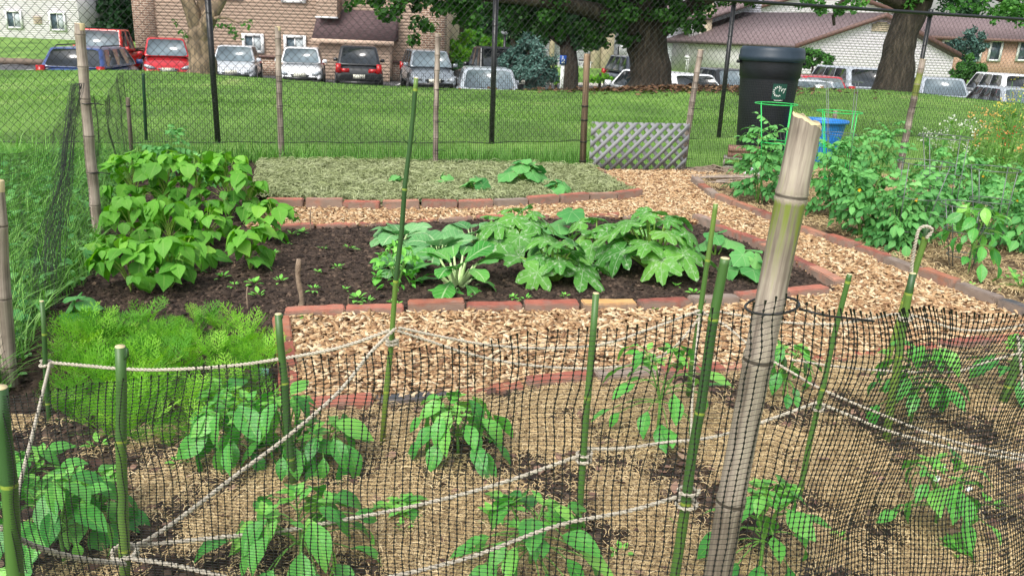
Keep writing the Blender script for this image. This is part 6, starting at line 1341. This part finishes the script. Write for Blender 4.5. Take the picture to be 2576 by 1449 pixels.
TLF = [(np.array([[0, 0, 0], [.42, .3, .06], [.5, .62, -.04], [.16, .75, 0], [0, 1.05, -.1], [-.16, .75, 0], [-.5, .62, -.04], [-.42, .3, .06]]), [np.array([[0, 1, 2, 3], [0, 3, 4, 5], [0, 5, 6, 7]])], np.zeros((8, 2))), (np.array([[0, 0, 0], [.36, .45, .08], [0, 1, -.05], [-.36, .45, .08]]), [np.array([[0, 1, 2, 3]])], np.zeros((4, 2)))]
NDL = (np.array([[0, 0, 0], [.16, .5, .02], [0, 1, -.08], [-.16, .5, .02]]), [np.array([[0, 1, 2, 3]])], np.zeros((4, 2)))
def clumps(mb, C, n, ls, tpl, shell=.55, flat=.75, sub=7):
    C = np.array(C, float); vol = C[:, 3]**2; cnt = (n*vol/vol.sum()).astype(int)
    for (x, y, z, r), k in zip(C, cnt):
        if k < 4: continue
        ns = max(4, sub); d = unit(RNG.normal(0, 1, (ns, 3))); sc = d*RNG.uniform(shell, 1, ns)[:, None]*r*[1, 1, flat]; sr = r*RNG.uniform(.22, .42, ns); w = RNG.integers(0, ns, k)
        dd = unit(RNG.normal(0, 1, (k, 3))); pos = sc[w]+dd*(sr[w]*RNG.uniform(.5, 1.05, k))[:, None]*[1, 1, .8]+[x, y, z]
        dr = unit(RNG.normal(0, 1, (k, 3))+[0, 0, -.35]); up = dd+RNG.normal(0, .5, (k, 3))+[0, 0, .6]; mb.scatter(tpl, pos, frames(dr, up)*(ls*RNG.uniform(.6, 1.25, k))[:, None, None], np.clip(.5+.22*RNG.normal(0, 1, ns)[w]+RNG.normal(0, .15, k), 0, 1))
def tree(name, label, base, trunk, limbs, C, n, ls, lm, bark=None, tpl=0, group=None, cat='tree', sub=9, flare=1.5, shell=.45):
    base = np.array(base, float); root = empty(name, base, 0, label, cat, group); m = MB()
    pts = np.array([np.array(p[:3])-base for p in trunk]); rad = [p[3] for p in trunk]; L_ = np.linspace(0, 1, 26); q = np.linspace(0, 1, len(pts)); pp = np.stack([np.interp(L_, q, pts[:, k]) for k in range(3)], -1); rr = np.interp(L_, q, rad)*(1+(flare-1)*np.exp(-L_*18))
    pp[:, 0] += np.interp(L_, q, rad)*.12*np.sin(L_*9); m.tube(pp, rr*(1+.03*np.sin(L_*31)), 16)
    for v in m.V: 
        a = np.arctan2(v[:, 1]-pp[:, 1].mean(), v[:, 0]-pp[:, 0].mean()); v[:, :2] *= (1+0*a)[:, None]
    m.build('trunk', bark or m_bark, root)
    for lb in limbs:
        lp = cub([np.array(p[:3])-base for p in lb], 5); lr = np.interp(np.linspace(0, 1, len(lp)), np.linspace(0, 1, len(lb)), [p[3] for p in lb]); m = MB(); m.tube(lp, lr, 9); m.build('limb', bark or m_bark, root)
    if C:
        m = MB(); clumps(m, [(c[0]-base[0], c[1]-base[1], c[2]-base[2], c[3]) for c in C], n, ls, TLF[tpl] if tpl != 2 else NDL, sub=sub, shell=shell); m.build('crown', lm, root, smooth=False)
    return root
def A4(px, py, Y, r): p = at(px, py, Y); return (p[0], p[1], p[2], r)
def C4(px, py, Y, rp): return A4(px, py, Y, rp/ppm(Y, 1))
def gb(px, py, Y): p = at(px, py, Y); return (p[0], p[1], float(HT(p[0], Y))-.05)
# big oak
b = gb(1632, 215, 18.6); Yo = 18.6
tree('oak_tree', 'huge dark oak with flared trunk and low canopy right of the picture centre', b, [(*b, .52), A4(1632, 190, Yo, .45), A4(1633, 130, Yo, .44), A4(1628, 70, Yo, .46), A4(1615, 10, Yo, .52), A4(1600, -60, Yo, .4)],
     [[A4(1625, 90, Yo, .3), A4(1570, 55, Yo-.3, .24), A4(1480, 25, Yo-.8, .17), A4(1360, 5, Yo-1.4, .12), A4(1180, -10, Yo-2, .08)], [A4(1650, 80, Yo, .28), A4(1700, 40, Yo-.2, .2), A4(1760, 5, Yo-.6, .15), A4(1850, -30, Yo-1, .1)], [A4(1600, 10, Yo, .25), A4(1400, -50, Yo-1, .2), A4(1100, -30, Yo-2.5, .1), A4(1000, 20, Yo-3, .04)]],
     [C4(915, 0, 15.6, 45), C4(970, 20, 15.5, 45), C4(1030, 5, 15.8, 50), C4(1065, 65, 15.6, 30), C4(1045, 100, 15.5, 20), C4(1120, 0, 16.5, 55), C4(1200, 25, 17, 60), C4(1280, 20, 17.4, 70), C4(1350, 40, 17.6, 65), C4(1430, 50, 18, 65), C4(1500, 85, 18, 48), C4(1520, 30, 18.2, 70), C4(1575, 90, 18.2, 38), C4(1690, 30, 18.0, 60), C4(1740, 60, 17.6, 40), C4(1610, -10, 18.0, 90), C4(1780, -10, 18, 60), C4(1400, -60, 17, 120), C4(1150, -90, 16.5, 120), C4(1650, -120, 18, 160), C4(1900, -80, 18, 100), C4(900, -70, 16, 80)], 26000, .085, m_lf, sub=11)
# forked tree on the left
b = gb(505, 186, 17.0); Yt = 17.0
tree('forked_tree', 'grey tan barked forked tree standing in front of the beige building', b, [(*b, .30), A4(508, 160, Yt, .27), A4(506, 110, Yt, .24), A4(503, 75, Yt, .23), A4(503, 62, Yt, .17)],
     [[A4(500, 88, Yt, .17), A4(486, 40, Yt-.1, .15), A4(470, -5, Yt-.1, .13), A4(455, -60, Yt, .11)], [A4(510, 85, Yt, .17), A4(530, 40, Yt-.1, .15), A4(553, 0, Yt, .13), A4(575, -60, Yt, .12)], [A4(515, 60, Yt, .1), A4(512, 20, Yt+.1, .12), A4(505, -20, Yt, .1)], [A4(532, 50, Yt-.1, .05), A4(565, 45, Yt-.3, .03), A4(600, 60, Yt-.4, .012)]],
     [C4(555, 65, 16.7, 18), C4(590, 75, 16.6, 22), C4(620, 60, 16.6, 18), C4(600, 95, 16.6, 14), C4(465, 85, 16.8, 16), C4(440, 55, 16.8, 12), C4(480, 0, 16.9, 14), C4(450, -120, 17, 130), C4(620, -150, 17, 120), C4(540, -220, 17, 160)], 5200, .075, m_lm, bark=m_barkl, tpl=1, sub=8, flare=1.35)
# right oak
b = gb(2240, 214, 20.2); Yo = 20.2
tree('oak_tree', 'leaning dark oak trunk on the grassy mound at the right', b, [(*b, .50), A4(2248, 185, Yo, .42), A4(2262, 130, Yo, .36), A4(2280, 70, Yo, .34), A4(2300, 10, Yo, .36), A4(2318, -60, Yo, .3)],
     [[A4(2290, 20, Yo, .2), A4(2180, -20, Yo-.5, .12), A4(2105, 20, Yo-1, .05), A4(2098, 65, Yo-1, .03)], [A4(2300, 0, Yo, .2), A4(2420, -40, Yo-1, .12), A4(2520, 0, Yo-2, .06)]],
     [C4(2020, 8, 18.5, 22), C4(2070, 20, 18.5, 30), C4(2120, 25, 18.5, 30), C4(2150, 5, 18.6, 28), C4(2400, 0, 18.6, 30), C4(2470, 5, 18.5, 35), C4(2540, 25, 18.2, 35), C4(2575, 60, 18, 28), C4(2500, 50, 18.3, 14), C4(2300, -30, 20, 60), C4(2250, -150, 20, 150), C4(2500, -110, 19, 100), C4(2050, -90, 19, 80)], 8000, .085, m_lm, sub=9)
# middle dark tree, spruce, shrubs
b = gb(1430, 205, 30.); tree('shade_tree', 'dark spreading tree with slim trunk behind the blue parking sign', b, [(*b, .36), A4(1432, 150, 30, .3), A4(1430, 100, 30, .28), A4(1425, 50, 30, .2)], [[A4(1430, 120, 30, .2), A4(1390, 90, 30, .14), A4(1350, 60, 29.5, .08)], [A4(1432, 125, 30, .2), A4(1470, 95, 30, .14), A4(1520, 70, 29.5, .08)]],
     [C4(1340, 50, 30, 45), C4(1400, 40, 30, 60), C4(1470, 50, 30, 60), C4(1380, 90, 30, 32), C4(1500, 100, 29.5, 28), C4(1440, 90, 29.5, 35), C4(1290, 45, 30, 40), C4(1430, -30, 30, 110), C4(1220, 60, 31, 30)], 14000, .14, m_ld)
b = gb(1330, 215, 27.5); tree('blue_spruce', 'blue green spruce behind the lawn, left of the parking sign', b, [(*b, .12), A4(1331, 150, 27.5, .09), A4(1332, 95, 27.5, .03)], [], [C4(1332, 88, 27.5, 16), C4(1322, 112, 27.5, 28), C4(1350, 128, 27.4, 26), C4(1300, 140, 27.5, 34), C4(1360, 158, 27.3, 36), C4(1320, 170, 27.2, 46), C4(1280, 160, 27.5, 30), C4(1385, 190, 27.4, 26), C4(1340, 200, 27.2, 44), C4(1290, 198, 27.2, 34)], 12000, .15, m_ls, tpl=2, sub=12, shell=.3, cat='tree')
for (px, py, Y, C, n, ls, lm, nm, lb) in [
    (1160, 180, 44, [C4(1150, 105, 44, 32), C4(1180, 140, 43.5, 34), C4(1140, 150, 43.5, 26), C4(1175, 85, 44, 22)], 5000, .17, m_lb, 'shrub', 'bright yellow green bushy tree beside the brick corner of the beige building'),
    (1240, 170, 46, [C4(1235, 110, 46, 28), C4(1250, 135, 46, 26), C4(1215, 130, 46, 22)], 3500, .17, m_lb, 'shrub', 'bright green bushy tree left of the white globe lamp'),
    (1150, 195, 40.5, [C4(1145, 172, 40.5, 24), C4(1165, 178, 40.5, 22)], 2000, .12, m_ld, 'shrub', 'dark low shrub at the foot of the bright bushy tree'),
    (2432, 205, 37, [C4(2432, 168, 37, 38), C4(2410, 180, 37, 30), C4(2452, 182, 37, 30)], 9000, .10, m_lm, 'round_bush', 'dense rounded green bush right of the right oak'),
    (2045, 170, 41, [C4(2045, 140, 41, 28), C4(2030, 155, 41, 24), C4(2075, 150, 41, 26)], 4500, .12, m_lm, 'round_bush', 'rounded bush showing just right of the bin lid'),
    (2430, 190, 49, [C4(2430, 110, 49, 26), C4(2450, 90, 49, 24), C4(2405, 115, 49, 20), C4(2470, 120, 49, 20), C4(2440, 140, 49, 30)], 3000, .16, m_ls, 'small_tree', 'grey green ornamental tree in front of the tan brick house'),
    (1400, 208, 33, [C4(1400, 200, 33, 12), C4(1420, 204, 33, 12), C4(1445, 202, 33, 14)], 2500, .08, m_lb, 'shrub', 'low bright green shrub at the foot of the parking sign'),
    (1510, 208, 36, [C4(1510, 198, 36, 14), C4(1535, 196, 36, 16), C4(1490, 200, 36, 12)], 2500, .08, m_lb, 'shrub', 'low bright green hedge in front of the tan pier')]:
    b = gb(px, py, Y); tree(nm, lb, b, [(*b, .08), A4(px, (py+C[0][0]*0+120)/2+20, Y, .05)], [], C, n, ls, lm, tpl=1, cat='bush' if 'tree' not in nm else 'tree', sub=10, flare=1.1)
k = 0
for (px, Y, top, w, lm) in [(225, 62, -60, 75, m_ld), (300, 60, -40, 70, m_ld), (350, 66, -80, 80, m_ld), (60, 84, -90, 110, m_ld), (-60, 80, -90, 110, m_ld), (1160, 72, -40, 95, m_lm), (1290, 74, -40, 100, m_ld), (1220, 60, 35, 60, m_lm), (1400, 82, -60, 100, m_ld), (1560, 84, -60, 110, m_ld), (1720, 86, -80, 110, m_ld), (1880, 88, -60, 110, m_lm), (2290, 78, -10, 90, m_ld), (2420, 80, -30, 110, m_ld), (2560, 78, -20, 100, m_lm), (2700, 80, -40, 120, m_ld), (2160, 86, 0, 80, m_ld), (640, 84, -80, 110, m_ld), (800, 84, -80, 110, m_ld), (960, 84, -80, 110, m_ld)]:
    b = gb(px, 150, Y); C = []
    yy = 150
    while yy > top: C.append(C4(px+random.uniform(-.5, .5)*w, yy, Y+random.uniform(-2, 2), w*random.uniform(.5, .8))); C.append(C4(px+random.uniform(-.7, .7)*w, yy, Y, w*random.uniform(.4, .7))); yy -= w*.4
    lbs = ['dense dark evergreen tree between the white house and the beige building', 'dark leafy tree far behind the buildings']
    tree('background_tree', lbs[0] if 200 < px < 400 else lbs[1], b, [(*b, .25), A4(px, 60, Y, .2)], [], C, 5200, .34, lm, tpl=1, group='dark trees by the white house' if 200 < px < 400 else 'trees far behind the houses', sub=9)
# ================================================================ SIGN, LAMP
Ys = 20.4; root = empty('parking_sign', at(1420, 212, Ys), 0, 'blue disabled parking sign on a white post at the lawn crest', 'sign'); so_ = np.array(root.location); tl = at(1409, 140, Ys); br_ = at(1424, 164, Ys); cx_ = (tl[0]+br_[0])/2; cz = (tl[2]+br_[2])/2; w = abs(br_[0]-tl[0]); h = abs(tl[2]-br_[2])
m = MB(); m.box((cx_-so_[0], .05, (cz-so_[2])/2-.25), (.09, .06, cz-so_[2]+.5)); m.build('post', m_trim, root, smooth=False)
m = MB(); m.box((cx_-so_[0], 0, cz-so_[2]), (w, .012, h)); sg = m.build('sign_panel', plain('sign_blue', '#1f4fa8', .4), root, smooth=False)
m = MB(); c = np.array([cx_-so_[0], -.009, cz-so_[2]+h*.08]); u = h*.30; th = np.linspace(R(100), R(380), 18)
m.tube(np.column_stack([c[0]+u*.5*np.cos(th)-u*.05, np.full(18, c[1]), c[2]-u*.35+u*.5*np.sin(th)]), u*.09, 4); m.tube([c+[-u*.1, 0, u*.75], c+[-u*.05, 0, u*.1], c+[u*.4, 0, u*.1], c+[u*.6, 0, -u*.6], c+[u*.8, 0, -u*.6]], u*.09, 4); m.tube([c+[-u*.1, -.004, u*.95], c+[-u*.1, .004, u*.95]], u*.18, 10); m.box(c+[0, 0, -u*1.25], (w*.6, .004, u*.22)); m.build('wheelchair_symbol', m_white, sg, smooth=False)
Yl = 36.; root = empty('street_lamp', at(1268, 150, Yl)*[1, 1, 0]+[0, 0, LZ], 0, 'white globe lamp on a dark pole beside the black fence post', 'lamp'); p = at(1270, 76, Yl)-np.array(root.location)
m = MB(); m.tube([(0, 0, 0), (0, 0, p[2]-.2)], .06, 10); m.build('pole', m_black, root); m = MB(); lathe(m, [(.001, -.2), (.1, -.19), (.2, -.08), (.22, .02), (.17, .14), (.08, .2), (.001, .215)], 20, c=(p[0], 0, p[2])); m.build('globe', plain('globe', '#e8eef2', .3), root)
# dry leaves and earth round the big oak
xy = np.column_stack([RNG.normal(at(1640, 215, 17.9)[0], 1.5, 2600), RNG.normal(17.7, .45, 2600)]); m = MB(); m.scatter(TLF[1], np.column_stack([xy, HT(xy[:, 0], xy[:, 1])+.03]), tilt_mats(2600, .3, .06, .16), RNG.uniform(0, 1, 2600))
tag(m.build('leaf_litter', mat('leaf_litter', [hexc('#3d2c20'), hexc('#6b4f3a'), hexc('#8c6f50')], nscale=3, wr=.8, rough=.9), smooth=False), 'brown dead leaves and bare earth round the foot of the big oak', 'leaf litter', kind='stuff')
